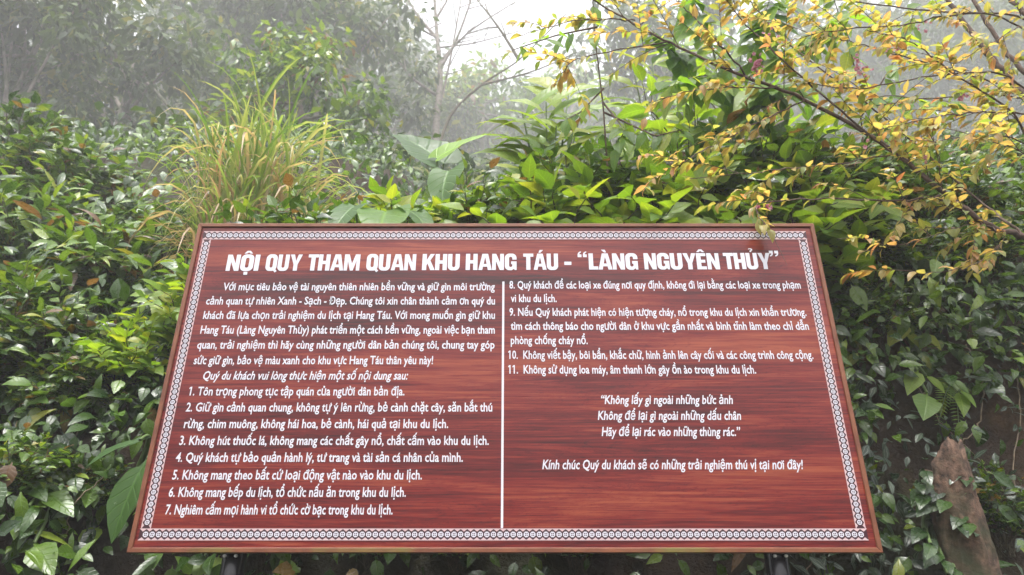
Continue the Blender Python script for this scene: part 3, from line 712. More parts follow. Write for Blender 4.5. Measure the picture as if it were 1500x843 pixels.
cover(9000, (-1.4, 3.2), (2.6, 3.6), .20, .085, .52, M_dark, 'ovate', "bank_undergrowth", earth, rn=(.42, .25))
cover(1500, (-4.2, -.9), (1.5, 4.0), .26, .15, .26, M_mid, 'lance', "narrow_undergrowth", patch, bend=.7)
cover(900, (-1.0, 3.2), (2.6, 3.6), .24, .14, .26, M_mid, 'lance', "narrow_bank_undergrowth", earth, bend=.7)
cover(230, (-4.2, -.95), (1.5, 3.8), .28, .14, .52, M_bright, 'ovate', "broad_undergrowth", None, bend=.6)
cover(2600, (1.35, 2.8), (2.46, 3.2), .16, .075, .45, M_dark, 'ovate', "dark_bank_undergrowth", earth, bend=.5)  # dark leaf colour here stands in for shade under the overhang
cover(3600, (3.0, 8.0), (2.5, 5.0), .25, .10, .55, M_mid, 'ovate', "outer_bank_undergrowth", None, rn=(.35, .25))
cover(160, (1.25, 3.2), (2.7, 3.5), .22, .11, .5, M_dark, 'ovate', "broad_bank_undergrowth", earth, bend=.6)
cover(2600, (-1.4, 3.6), (2.8, 4.6), .25, .11, .55, M_mid, 'ovate', "bank_top_undergrowth", earth, rn=(.4, .25))
cover(11000, (.85, 2.6), (2.46, 3.15), .13, .060, .42, M_stripe, 'small', "striped_undergrowth", lambda x, y: (H(x, y) < 2.4) & earth(x, y))  # striped plant, spread wider so its dark colour deepens the bank's shade
cover(16000, (-10, 8), (3.8, 9.5), .5, .14, .48, M_mid, 'small', "slope_undergrowth", None, rn=(.35, .25))
cover(20000, (-18, 16), (9, 22), 1.0, .26, .48, M_far, 'far', "misty_undergrowth", None)
cover(26000, (-55, 55), (20, 75), 2.4, .85, .48, M_far, 'far', "far_undergrowth", None)

# ------------------------------------------------------------------ tall grass clump
gb = np.array(on_hill(368, 300, 4.2)) + np.array([0, 0, .10]); go = thing("grass_clump", "tall clump of arching yellow-green reed grass on the slope behind the board", "grass clump", gb); go.scale = (.88, .88, 1.52)
Lv = Leaves('blade'); canes = []
for k in range(175):
    an = rng.uniform(0, 6.283); rr = rng.random() ** .6; b0 = np.array([math.cos(an) * .36 * rr, math.sin(an) * .25 * rr, -.12]); hgt = rng.uniform(.25, 1.0) * (1.08 - .35 * rr)
    tp = b0 + np.array([math.cos(an) * .30 * rr * hgt, math.sin(an) * .2 * rr * hgt, hgt + .12]) + rng.normal(0, .03, 3)
    p = bez(b0, tp, (0, 0, 0), 12); canes.append(p); nb = rng.integers(4, 8)
    for t_ in np.append(np.linspace(.35, .95, nb - 1), 1.0):
        i = min(int(t_ * 11), 10); q = p[i]; a2 = rng.uniform(0, 6.283) if rng.random() < .5 else an + rng.normal(0, .7)
        o_ = np.array([math.cos(a2), math.sin(a2) * .8, 0]); dry = rng.random() < (.75 - .45 * t_)
        Lv.add([q], UP * rng.uniform(.8, 1.5) + o_ * rng.uniform(.25, .9), UP * .25 - o_ + rvec(1)[0] * .3, rng.uniform(.32, .72), rng.uniform(.024, .042), rng.uniform(.5, 1.5) * (1.25 if dry else .9), .35, rng.uniform(.74, 1) if dry else rng.uniform(0, .72))
obj("foliage", Lv.mesh("grass_blades", M_grass), go)
V, F = tube_np(canes, [np.linspace(.007, .003, 12)] * len(canes), 5); obj("stem", mesh_np("grass_canes", V, F, plain("dry_cane", (.30, .24, .12), .6)), go)

# ------------------------------------------------------------------ taro (elephant ear) plants
def big_leaf_plant(name, label, cat, base, leaves, mat=M_taro, prof='heart', cols=7):
    """leaves: (attach point, tip point, face direction, width ratio, bend, rnd)"""
    base = np.asarray(base, float); o = thing(name, label, cat, base)
    st = []
    for k, (a, b, f, wr, bend, rn) in enumerate(leaves):
        a = np.asarray(a) - base; b = np.asarray(b) - base; d = b - a
        Lv = Leaves(prof, cols); Lv.add([a], d, np.asarray(f, float), np.linalg.norm(d) * (1 + .12 * abs(bend)), wr, bend, .18, rn)
        obj("leaf", Lv.mesh("leaf", mat), o)
        p = bez((rng.normal(0, .02), rng.normal(0, .02), 0), a, (0, .05, .08), 9)
        V, F = tube_np([p], [np.linspace(.014, .006, 9)], 7); obj("stalk", mesh_np("stalk", V, F, M_stalk), o)
    return o
M_stalk = plain("pale_green_stalk", (.10, .15, .05), .45)
big_leaf_plant("taro_plant", "taro with two upright leaves and one drooping leaf above the word KHU", "plant", on_hill(636, 300, 3.5), [
 (at(650, 240, 3.5), at(578, 178, 3.55), (.1, -.8, .55), .62, .25, .25),
 (at(640, 232, 3.42), at(708, 187, 3.40), (-.35, -.75, .5), .52, .18, .98),
 (at(658, 250, 3.30), at(636, 294, 3.15), (-.3, -.6, .8), .66, .35, .6)])
big_leaf_plant("taro_plant", "low taro with broad pale leaves resting along the top edge left of center", "plant", on_hill(545, 300, 3.1), [
 (at(520, 302, 2.95), at(478, 330, 2.78), (0, -.45, .9), .62, .3, .5), (at(565, 310, 2.9), at(552, 334, 2.66), (0, -.4, .9), .75, .3, .7),
 (at(600, 309, 2.95), at(636, 329, 2.8), (.1, -.4, .9), .62, .3, .55)])
def vine_plant(name, label, cat, root, leaves, mat=M_bright, prof='ovate', cols=5):
    """leaves: (attach px, tip px, distance off the bank, face, width ratio, bend, rnd)"""
    base = hit(*root); L_ = []
    for (ax, ay), (bx_, by_), d, f, wr, bend, rn in leaves:
        a_ = off(ax, ay, d); t_ = at(bx_, by_, a_[1] - .07); L_.append((a_, t_, f, wr, bend, rn))
    return big_leaf_plant(name, label, cat, base, L_, mat, prof, cols)
vine_plant("taro_plant", "dark big-leaved plant hanging behind the left side of the board", "plant", (262, 420), [
 ((290, 350), (240, 436), .22, (-.3, -.9, .35), .62, .2, .1), ((285, 372), (206, 402), .26, (-.1, -.55, .8), .42, .3, .15),
 ((268, 460), (203, 507), .24, (-.2, -.6, .75), .42, .35, .3), ((255, 520), (192, 530), .26, (-.1, -.5, .85), .40, .25, .35),
 ((240, 560), (192, 632), .22, (-.3, -.8, .5), .44, .25, .2), ((225, 640), (176, 650), .22, (-.2, -.6, .7), .42, .25, .2)], M_taro)
vine_plant("philodendron", "large ribbed leaf hanging beside the lower left corner of the board", "plant", (205, 690), [
 ((216, 672), (148, 788), .36, (-.35, -.85, .35), .60, .2, .45), ((205, 645), (120, 668), .34, (0, -.5, .85), .42, .3, .3)], M_taro, 'ovate', 7)
vine_plant("philodendron", "plant with a long pale leaf leaning out past the top right corner", "plant", (1205, 350), [
 ((1188, 331), (1243, 358), .25, (.1, -.55, .8), .38, .25, .15), ((1195, 350), (1240, 395), .2, (.3, -.6, .7), .5, .4, .7), ((1196, 372), (1224, 425), .2, (.4, -.7, .5), .6, .3, .8)], M_taro)
vine_plant("broad_leaf_vine", "spotted broad-leaved vine low at the left edge of the bank", "vine", (55, 740), [
 ((42, 742), (16, 786), .2, (-.1, -.85, .45), .62, .2, .75), ((50, 796), (74, 834), .2, (.1, -.8, .5), .62, .25, .6), ((66, 722), (106, 742), .2, (.1, -.6, .7), .5, .3, .5),
 ((34, 664), (6, 690), .18, (0, -.6, .7), .6, .25, .9), ((36, 704), (66, 724), .18, (0, -.6, .7), .5, .25, .3)], M_mid)
vine_plant("broad_leaf_vine", "vine with pale yellow-green leaves hanging halfway up the left bank", "vine", (60, 590), [
 ((60, 580), (36, 622), .2, (0, -.75, .6), .65, .2, .95), ((62, 585), (94, 620), .2, (.1, -.75, .6), .65, .2, .8), ((30, 655), (8, 668), .18, (0, -.7, .6), .7, .2, .9),
 ((100, 520), (144, 548), .2, (0, -.6, .8), .6, .3, .4), ((70, 545), (40, 560), .2, (0, -.6, .8), .6, .3, .5)])
vine_plant("broad_leaf_vine", "slender vine with lone bright leaves near the board's upper left corner", "vine", (150, 430), [
 ((150, 425), (112, 444), .2, (0, -.7, .6), .42, .2, .9), ((190, 405), (212, 430), .2, (0, -.75, .5), .6, .3, .5), ((120, 455), (80, 470), .2, (0, -.6, .8), .5, .3, .6)])
vine_plant("broad_leaf_vine", "trailing vine with yellow-green leaves on the dark right bank", "vine", (1345, 520), [
 ((1328, 474), (1304, 494), .16, (0, -.7, .6), .5, .4, .97), ((1330, 486), (1352, 506), .16, (0, -.6, .7), .5, .3, .9), ((1350, 488), (1382, 506), .16, (0, -.6, .7), .5, .3, .97),
 ((1345, 543), (1332, 569), .16, (0, -.7, .6), .5, .3, .7), ((1356, 550), (1387, 569), .16, (0, -.6, .7), .45, .3, .7), ((1358, 576), (1356, 610), .16, (0, -.85, .4), .72, .2, .3),
 ((1404, 574), (1418, 604), .14, (.2, -.7, .6), .5, .3, .6), ((1405, 572), (1434, 590), .14, (.2, -.6, .7), .45, .3, .5)])
vine_plant("creeping_vine", "small-leaved vine climbing over the broken stump", "vine", (1395, 800), [
 ((ax, ay), (ax + rng.uniform(-17, 17), ay + rng.uniform(4, 15)), dd, (rng.uniform(-.3, .3), -.7, .6), .5, .4, rng.random() * .4)
 for ax, ay, dd in [(1350 + 14 * (i % 6) + rng.uniform(-8, 8), 690 + 15 * (i % 11) + rng.uniform(-8, 8), rng.uniform(.28, .36)) for i in range(26)]], M_dark, 'ovate', 3)
vine_plant("broad_leaf_vine", "low plant in the dark gap under the board's left post", "vine", (300, 825), [
 ((285, 842), (262, 815), .15, (0, -.8, .5), .5, .3, .4), ((302, 815), (282, 850), .15, (0, -.7, .6), .5, .3, .5), ((322, 813), (300, 850), .15, (0, -.7, .6), .6, .3, .7)])

# ------------------------------------------------------------------ ginger, hanging broad leaves, sapling
def ginger(label, base, tips, rn=(.5, 1.)):
    base = np.asarray(base, float); o = thing("ginger_plant", label, "plant", base, "gingers on the bank top")
    Lv = Leaves('lance', 5); paths = []
    for tip in tips:
        tip = np.asarray(tip) - base; p = bez((0, 0, 0), tip, (0, 0, .1), 10); paths.append(p)
        d = unit(p[-1] - p[0])
        for k in range(12):
            t_ = 3 + k * .5; i = min(int(t_), 8); q = p[i] + (p[i + 1] - p[i]) * (t_ - i)
            s = 1 if k % 2 else -1
            Lv.add([q], np.array([s * .8, -.25, .35]) + d * .5 + rvec(1)[0] * .25, UP * .6 + np.array([0, -.6, 0]) + rvec(1)[0] * .2, rng.uniform(.36, .56), .27, rng.uniform(.5, 1.1), .25, rng.uniform(*rn))
    obj("foliage", Lv.mesh("ginger_foliage", M_bright), o)
    V, F = tube_np(paths, [np.linspace(.012, .005, 10)] * len(paths), 6); obj("stem", mesh_np("ginger_stem", V, F, M_stalk), o)
ginger("ginger with drooping light green blades left of the sapling", on_hill(800, 250, 3.9), [at(800, 150, 3.7), at(835, 125, 3.9), at(765, 165, 3.8), at(815, 185, 3.6), at(850, 170, 3.7)])
ginger("taller misty ginger with upright blades above the bank top", on_hill(960, 200, 4.6), [at(955, 85, 4.5), at(1000, 60, 4.6), at(930, 110, 4.6)])
ginger("ginger with wide blades crossed by the cherry limb", on_hill(1060, 150, 4.2), [at(1040, 50, 4.0), at(1085, 45, 4.1)], (.3, .7))

def sapling(name, label, base, stems, cat="sapling", length=.15, mat=M_hang, wr=.46, dens=1.0, hang=.8):
    base = np.asarray(base, float); o = thing(name, label, cat, base)
    Lv = Leaves('ovate', 5); paths, rads = [], []
    for pts, nl in stems:
        P = np.array([np.asarray(q) - base for q in pts]); k = len(P)
        tt = np.linspace(0, k - 1, k * 6); P = np.stack([np.interp(tt, np.arange(k), P[:, j]) for j in range(3)], -1)
        paths.append(P); rads.append(np.linspace(.006, .002, len(P)))
        idx = np.linspace(len(P) * .30, len(P) - 1, int(nl * dens)).astype(int)
        for j, i in enumerate(idx):
            s = 1 if j % 2 else -1
            Lv.add([P[i]], np.array([s * .55, -.3, -hang]) + rvec(1)[0] * .45, np.array([s * .35, -.75, .5]) + rvec(1)[0] * .3, length * rng.uniform(.7, 1.2), wr, .25, .15, rng.random())
    obj("foliage", Lv.mesh(name + "_foliage", mat), o)
    V, F = tube_np(paths, rads, 6); obj("stem", mesh_np(name + "_stem", V, F, M_bark), o)
sapling("sapling", "thin dark-stemmed sapling with hanging leaves left of the cherry limb", on_hill(890, 260, 3.1), [
 ([on_hill(890, 260, 3.1), at(884, 160, 2.95), at(872, 60, 2.9), at(868, -10, 2.9)], 9),
 ([at(883, 150, 2.95), at(915, 190, 2.85), at(905, 215, 2.8)], 7), ([at(885, 165, 2.95), at(960, 200, 2.85), at(1000, 190, 2.8)], 8),
 ([at(874, 40, 2.9), at(815, 52, 2.8), at(750, 74, 2.7)], 9), ([at(884, 130, 2.95), at(850, 165, 2.85), at(830, 175, 2.8)], 6)], length=.135, dens=1.3)
sapling("hanging_leaf_tree", "slender tree with large hanging green leaves behind the cherry limb", on_hill(1075, 260, 3.5), [
 ([on_hill(1075, 260, 3.5), at(1070, 160, 3.3), at(1040, 60, 3.0), at(1010, -15, 3.0)], 12), ([at(1070, 150, 3.3), at(1035, 110, 3.0), at(985, 120, 2.9)], 9), ([at(1072, 170, 3.3), at(1120, 120, 2.95), at(1150, 130, 2.9)], 8),
 ([at(1070, 160, 3.3), at(1110, 60, 3.25), at(1130, -10, 3.2)], 12), ([at(1060, 120, 3.3), at(1100, 150, 3.2), at(1090, 200, 3.1)], 8), ([at(1070, 130, 3.3), at(1180, 60, 3.2), at(1240, 20, 3.2)], 9),
 ([at(1050, 90, 3.3), at(990, 80, 3.2), at(950, 40, 3.2)], 7)], "tree", length=.235, wr=.5, dens=3.0)

sapling("hanging_leaf_tree", "second slender tree with hanging green leaves right of the blossom cluster", on_hill(1255, 270, 3.7), [
 ([on_hill(1255, 270, 3.7), at(1262, 180, 3.5), at(1250, 90, 3.4), at(1225, 10, 3.4), at(1215, -20, 3.4)], 10), ([at(1262, 170, 3.5), at(1310, 90, 3.4), at(1345, 5, 3.4)], 9), ([at(1258, 150, 3.5), at(1300, 140, 3.4), at(1400, 150, 3.3)], 8)], "tree", length=.17, wr=.5, dens=1.7)

# ------------------------------------------------------------------ cherry tree on the right
ctb = np.array([3.05, 2.75, float(H(3.05, 2.75)) - .05])
cherry = thing("cherry_tree", "cherry tree with orange-yellow young leaves and pink blossom reaching in from the right", "tree", ctb)
limbs, lr = [], []
def limb(pts, r0, r1, n=8):
    P = np.array([np.asarray(q, float) for q in pts]); k = len(P)
    tt = np.linspace(0, k - 1, (k - 1) * n + 1); ii = np.minimum(tt.astype(int), k - 2); f = (tt - ii)[:, None]
    g = lambda i: P[np.clip(i, 0, k - 1)]
    p0, p1, p2, p3 = g(ii - 1), g(ii), g(ii + 1), g(ii + 2)
    Q = .5 * ((2 * p1) + (-p0 + p2) * f + (2 * p0 - 5 * p1 + 4 * p2 - p3) * f ** 2 + (-p0 + 3 * p1 - 3 * p2 + p3) * f ** 3)
    Q[1:-1] += rng.normal(0, .003, Q[1:-1].shape)
    limbs.append(Q); lr.append(np.linspace(r0, r1, len(Q))); return Q
fork = at(1560, 350, 2.7)
limb([ctb, ctb + np.array([-.1, -.02, .8]), np.array([2.75, 2.72, fork[2] - .35]), fork], .05, .016)
main = limb([fork, at(1500, 346, 2.65), at(1440, 326, 2.6), at(1370, 272, 2.6), at(1300, 216, 2.62), at(1180, 147, 2.6), at(1060, 100, 2.6), at(960, 52, 2.65), at(872, 2, 2.7), at(840, -20, 2.7)], .015, .003)
t2 = limb([np.array([2.75, 2.72, fork[2] - .35]), at(1600, 250, 3.0), at(1500, 140, 3.1), at(1440, 70, 3.1), at(1385, -5, 3.1), at(1320, -120, 3.1), at(1270, -260, 3.15)], .026, .006)
t3 = limb([at(1600, 250, 3.0), at(1540, 150, 3.2), at(1470, 70, 3.25), at(1420, -10, 3.25), at(1370, -120, 3.3), at(1350, -260, 3.3)], .019, .005)
t4 = limb([at(1560, 200, 3.0), at(1530, 60, 2.9), at(1478, -8, 2.9), at(1440, -110, 2.9), at(1430, -250, 2.9)], .02, .005)
twigs = [
 limb([at(1340, 248, 2.61), at(1270, 195, 2.55), at(1165, 105, 2.5), at(1100, 42, 2.48), at(1070, 10, 2.45)], .006, .002),
 limb([at(1380, 287, 2.58), at(1310, 294, 2.5), at(1200, 292, 2.42), at(1110, 300, 2.33), at(1122, 330, 2.24)], .005, .0016),
 limb([at(1303, 228, 2.6), at(1220, 240, 2.5), at(1130, 250, 2.45), at(1010, 262, 2.4)], .004, .0014),
 limb([at(1180, 147, 2.6), at(1090, 190, 2.5), at(1010, 232, 2.42), at(960, 262, 2.35)], .004, .0014),
 limb([at(1140, 130, 2.6), at(1040, 130, 2.5), at(950, 150, 2.45)], .004, .0014),
 limb([at(1095, 113, 2.6), at(1050, 60, 2.5), at(1000, 10, 2.5), at(980, -20, 2.5)], .005, .0015),
 limb([at(975, 62, 2.65), at(900, 75, 2.55), at(840, 90, 2.5), at(815, 125, 2.5)], .004, .0013),
 limb([at(930, 30, 2.68), at(850, 30, 2.6), at(760, 52, 2.55)], .004, .0013),
 limb([at(1500, 345, 2.65), at(1430, 290, 2.9), at(1280, 160, 2.95), at(1150, 60, 3.0), at(1090, -10, 3.0)], .007, .002),
 limb([at(1560, 330, 2.7), at(1495, 180, 2.5), at(1400, 110, 2.45), at(1330, 60, 2.45), at(1270, 45, 2.4)], .006, .0016),
 limb([at(1600, 250, 3.0), at(1490, 120, 2.8), at(1380, 110, 2.7), at(1260, 130, 2.6), at(1180, 120, 2.5)], .006, .0016),
 limb([at(1530, 60, 2.9), at(1490, 24, 2.7), at(1380, 18, 2.6), at(1230, 0, 2.5), at(1150, -10, 2.5)], .006, .002),
 limb([at(1530, 60, 2.9), at(1440, 20, 2.6), at(1320, 36, 2.5), at(1200, 48, 2.4), at(1140, 70, 2.35)], .005, .0015),
 limb([at(1490, 130, 3.1), at(1400, 105, 2.8), at(1280, 70, 2.7), at(1200, 52, 2.6)], .005, .0015),
 limb([at(1540, 150, 3.2), at(1450, 140, 2.9), at(1330, 148, 2.8), at(1230, 165, 2.7)], .005, .0015),
 limb([at(1580, 180, 2.7), at(1480, 165, 2.5), at(1380, 170, 2.4), at(1290, 190, 2.35)], .005, .0015),
 limb([at(1580, 280, 2.7), at(1490, 205, 2.5), at(1420, 200, 2.4), at(1350, 215, 2.35)], .004, .0014),
 limb([at(1640, 330, 2.7), at(1540, 250, 2.4), at(1470, 212, 2.3), at(1420, 205, 2.25)], .004, .0014),
 limb([at(1450, 330, 2.62), at(1420, 330, 2.6), at(1350, 350, 2.5), at(1260, 372, 2.45)], .003, .0012),
 limb([at(1378, 278, 2.6), at(1374, 225, 2.55), at(1358, 188, 2.5)], .003, .0012),
 limb([at(1332, 240, 2.6), at(1326, 200, 2.55), at(1318, 170, 2.5)], .003, .0012),
 limb([at(1560, 60, 2.6), at(1500, 40, 2.5), at(1440, 70, 2.4), at(1390, 100, 2.4)], .004, .0014),
 limb([at(1430, 322, 2.6), at(1470, 350, 2.5), at(1420, 390, 2.45), at(1340, 402, 2.42)], .003, .0012),
]
def proj(P):
    d = P - CAM; z = d[:, 1] * CT + d[:, 2] * ST; y = -d[:, 1] * ST + d[:, 2] * CT
    return 750 + 1000 * d[:, 0] / z, 421.5 - 1000 * y / z
def clear(P):          # cherry leaves keep off the face of the board, but for the one sprig over its band
    u, v = proj(P); return ~((u < 1225) & (v > 322) & ~((u > 1095) & (u < 1150) & (v < 358)))
Lv = Leaves('cherry', 3)
def cherry_leaves(path, n, fan=1.0):
    path = np.asarray(path); seg = rng.uniform(.08, 1, n) * (len(path) - 1); i = np.minimum(seg.astype(int), len(path) - 2); f = (seg - i)[:, None]
    P = path[i] * (1 - f) + path[i + 1] * f; T = unit(path[i + 1] - path[i]); side = unit(np.cross(T, UP) + 1e-4); sg = np.sign(rng.standard_normal((n, 1)))
    D = T * .75 + side * sg * .7 + UP * rng.uniform(-.5, .45, (n, 1)) + rvec(n) * .4
    k = clear(P + unit(D) * .05); P, D = P[k], D[k]; n = len(P)
    Lv.add(P, D, UP * 1.0 + rvec(n) * .5 + np.array([0, -.2, 0]), rng.uniform(.034, .074, n), .44, rng.uniform(.1, .9, n), .3, np.clip(rng.normal(.38, .25, n), 0, 1))
sub, sr = [], []
for tw in twigs:
    Ln = np.linalg.norm(np.diff(tw, axis=0), axis=1).sum()
    cherry_leaves(tw, int(29 * Ln))
    ns = int(5.5 * Ln)
    for k in range(ns):
        i = rng.integers(len(tw) // 8, len(tw) - 2); T = unit(tw[i + 1] - tw[i]); L_ = rng.uniform(.12, .34)
        d = unit(T * .8 + np.array([rng.normal(0, .5), rng.normal(0, .5), rng.normal(.02, .4)]))
        p = bez(tw[i], tw[i] + d * L_, (0, 0, .02), 6); sub.append(p); sr.append(np.linspace(.0018, .0008, 6)); cherry_leaves(p, int(7 + 31 * L_))
for k in range(26):
    i = rng.integers(len(main) // 6, len(main) - 3); d = unit(np.array([rng.normal(-.5, .5), rng.normal(-.2, .4), rng.normal(.25, .5)])); L_ = rng.uniform(.15, .5)
    p = bez(main[i], main[i] + d * L_, (0, 0, .03), 7); sub.append(p); sr.append(np.linspace(.0025, .0008, 7)); cherry_leaves(p, int(7 + 31 * L_))
V, F = tube_np(limbs + sub, lr + sr, 8); V = V - ctb
obj("trunk", mesh_np("cherry_trunk", V, F, M_bark), cherry)
Lv.P = [p - ctb for p in Lv.P]; obj("foliage", Lv.mesh("cherry_foliage", M_cherry), cherry)
bl = Leaves('small', 3)
for px, py, y, n in ((1105, 95, 2.5, 26), (1130, 50, 2.5, 8), (1258, 98, 2.5, 8), (1255, 100, 2.45, 4), (1262, 110, 2.5, 4), (1350, 38, 2.6, 6), (1120, 303, 2.3, 5), (1410, 140, 2.8, 14), (1305, 75, 2.6, 5), (1350, 236, 2.5, 3), (1270, 215, 2.5, 3)):
    c0 = at(px, py, y)
    for k in range(n):
        c1 = c0 + rng.normal(0, .022, 3) - ctb; ax = unit(rng.normal(0, .6, 3) + np.array([0, -.5, -.5])); b1 = unit(np.cross(ax, [.3, .2, .9])); b2 = np.cross(ax, b1)
        for j in range(5):
            an = j * 1.2566; d = math.cos(an) * b1 + math.sin(an) * b2 + ax * .35
            bl.add([c1], d, ax, .0125, .75, -.2, .1)
obj("blossom", bl.mesh("cherry_blossom", leaf_mat("pink_petal", [(0, (.42, .12, .19)), (1, (.68, .36, .44))], .5, .4, vein=0, tint=(1, 1, 1))), cherry)

# ------------------------------------------------------------------ misty trees on the hillside
def tree_meshes(h, rad, nl, length, mat, zc=.62, seed_limbs=9, clumps=46, trunk_r=.09):
    Lv = Leaves('far', 3); paths = [bez((0, 0, -.2), (rng.normal(0, .15), rng.normal(0, .1), h * .8), (rng.normal(0, .2), 0, 0), 10)]; rads = [np.linspace(trunk_r, trunk_r * .25, 10)]
    cl = []
    for k in range(clumps):
        d = rvec(1)[0]; rr = rng.uniform(.35, 1.0) ** .6
        cl.append(np.array([d[0] * rad * rr, d[1] * rad * rr, h * zc + d[2] * h * .42 * rr]))
    for k in range(seed_limbs * 2):
        c0 = cl[k % clumps]; i = rng.integers(3, 9); p = bez(paths[0][i], c0, (0, 0, .15), 7); paths.append(p); rads.append(np.linspace(trunk_r * .35, .008, 7))
    per = nl // clumps
    for c0 in cl:
        s = rng.uniform(.22, .48) * rad * .75; n = int(per * rng.uniform(.5, 1.5))
        off = rvec(n) * (rng.random((n, 1)) ** .5) * s * np.array([1, 1, .7])
        D = off / s + np.array([0, 0, -.45]) + rvec(n) * .6; Nn = UP * .7 + off / s * .6 + rvec(n) * .4
        shade = rng.normal(.5, .13)
        Lv.add(c0 + off, D, Nn, length * rng.uniform(.6, 1.3, n), .5, .3, .2, np.clip(rng.normal(shade, .22, n), 0, 1))
    V, F = tube_np(paths, rads, 7)
    return mesh_np("tree_trunk", V, F, M_pale), Lv.mesh("tree_crown", mat)
TR = [tree_meshes(4.2, 1.7, 4200, .17, M_far), tree_meshes(4.8, 1.5, 4200, .18, M_far, zc=.66, clumps=60), tree_meshes(3.2, 1.9, 4400, .16, M_far, zc=.55), tree_meshes(3.0, 1.3, 3200, .16, M_mid, zc=.58)]
TREES = [  # px, y, mesh, scale, label
 (40, 7.0, 0, .82, "dense misty tree at the upper left edge"), (170, 7.6, 2, 1.0, "round misty tree with yellowish tips left of the grass clump"),
 (120, 9.5, 1, .74, "taller misty tree with a pale trunk showing at the upper left"), (290, 8.4, 0, .92, "misty tree directly above the grass clump"),
 (400, 9.2, 1, 1.0, "tall misty tree right of the grass clump"), (480, 8.2, 0, .9, "misty tree with hanging sprays left of the bare tree"),
 (525, 10.5, 1, 1.0, "faint tall tree closing the left side of the bright gap"), (330, 11.5, 1, 1.2, "very faint tall tree behind the grass clump trees"),
 (220, 11.0, 0, .95, "very faint wide tree high on the left slope"), (20, 11.0, 1, .95, "faint tall tree behind the upper left edge tree"),
 (450, 6.4, 3, .72, "dark misty bush-like tree between the grass clump and the taro"), (560, 7.2, 2, .62, "low misty tree below the left end of the bright gap"),
 (640, 8.6, 2, .70, "low misty tree round the foot of the bare tree"), (720, 7.6, 3, .75, "low misty tree right of the bare tree"),
 (770, 9.5, 2, .8, "faint low tree left of the ginger"), (690, 12.5, 0, .85, "nearly white tree deep in the fog of the bright gap"),
 (850, 8.8, 3, .9, "faint tree behind the sapling"), (1000, 8.5, 0, .98, "faint tree behind the tall broad-leaved bush"),
 (1160, 8.6, 2, 1.05, "faint tree behind the cherry leaves right of the blossom"), (1300, 8.0, 0, .85, "grey misty tree behind the upper cherry leaves"),
 (1430, 7.5, 2, .85, "grey misty tree at the upper right behind the cherry trunk"), (1500, 9.0, 1, 1.0, "faint tall tree at the upper right edge"),
 (1230, 11, 1, 1.0, "very faint tall tree far behind the cherry tree"),
 (1640, 7.5, 0, .9, "misty tree uphill of the cherry trunk beyond the right edge"),
]
for px, y, k, s, lab in TREES:
    f_ = (2.0 if px < 500 else 2.5) + (1.7 if px < 500 else 2.3) * min(1.0, max(0, (y - 6.5) / 3.5)) + (2.6 if 540 < px < 960 else 1.7 if px > 1100 else 0); y *= f_; s *= f_
    x = at(px, 150, y)[0]; o = thing("hill_tree", lab, "tree", (x, y, float(H(x, y)) - .05), "misty trees on the hillside")
    o.rotation_euler = (0, 0, rng.uniform(0, 6.28)); o.scale = (s, s, s * rng.uniform(.92, 1.08))
    obj("trunk", TR[k][0], o); obj("crown", TR[k][1], o)

# unseen wood added behind the viewpoint to darken the board's lower reflection
Lv = Leaves('far', 3)
for k in range(300):
    c0 = np.array([rng.uniform(-22, 22), rng.uniform(-13, -9), rng.uniform(.3, 6.0 + rng.normal(0, .8))]); n = 60; o3 = rng.normal(0, .55, (n, 3))
    Lv.add(c0 + o3, rvec(n) + np.array([0, .3, -.4]), UP + rvec(n) * .6, rng.uniform(.2, .42, n), .5, .3, .2)
o = obj("added_treeline", Lv.mesh("added_treeline", M_far)); o["kind"] = "stuff"

# bare pale tree in the fog and the leaning trunk beside it
def bare_tree(label, base, trunk, branches, r0, mat=M_pale):
    base = np.asarray(base, float); o = thing("bare_tree", label, "tree", base)
    global limbs, lr
    limbs, lr = [], []
    P = limb([base] + trunk, r0, r0 * .25); obj("trunk", mesh_np("bare_trunk", *[a_ if i else a_ - base for i, a_ in enumerate(tube_np(limbs, lr, 10))], mat), o)
    for br, r in branches:
        limbs, lr = [], []
        Q = limb(br, r, r * .25); Ln = np.linalg.norm(Q[-1] - Q[0])
        for k in range(5):
            i = rng.integers(len(Q) // 4, len(Q) - 2); T = unit(Q[i + 1] - Q[i]); limbs.append(bez(Q[i], Q[i] + unit(T + rng.normal(0, .5, 3)) * Ln * rng.uniform(.2, .4), (0, 0, .05), 6)); lr.append(np.linspace(r * .4, r * .12, 6))
        V, F = tube_np(limbs, lr, 7); obj("branch", mesh_np("bare_branch", V - base, F, mat), o)
Yb = 25.0
bare_tree("pale bare tree with leafless branches standing in the fog", on_hill(640, 250, Yb), [at(638, 200, Yb), at(645, 110, Yb), at(640, 50, Yb), at(634, -40, Yb)], [
 ([at(645, 100, Yb), at(668, 60, Yb - .2), at(690, 0, Yb - .3), at(700, -40, Yb - .3)], 0.0831), ([at(643, 60, Yb), at(610, 20, Yb), at(580, -30, Yb + .2)], 0.0950),
 ([at(640, 140, Yb), at(600, 110, Yb - .2), at(560, 50, Yb - .4), at(540, 10, Yb - .4)], 0.0831), ([at(645, 90, Yb), at(690, 45, Yb + .3), at(760, 0, Yb + .6)], 0.0713),
 ([at(637, 30, Yb), at(655, 0, Yb), at(670, -40, Yb)], 0.0713), ([at(638, 180, Yb), at(655, 110, Yb + .4), at(672, 20, Yb + .6), at(680, -30, Yb + .6)], 0.0713),
 ([at(640, 55, Yb), at(615, 40, Yb - .3), at(595, 5, Yb - .5), at(585, -30, Yb - .5)], 0.0594), ([at(644, 70, Yb), at(700, 62, Yb - .3), at(780, 40, Yb - .6)], 0.0475)], 0.2019)
Yl = 20.0
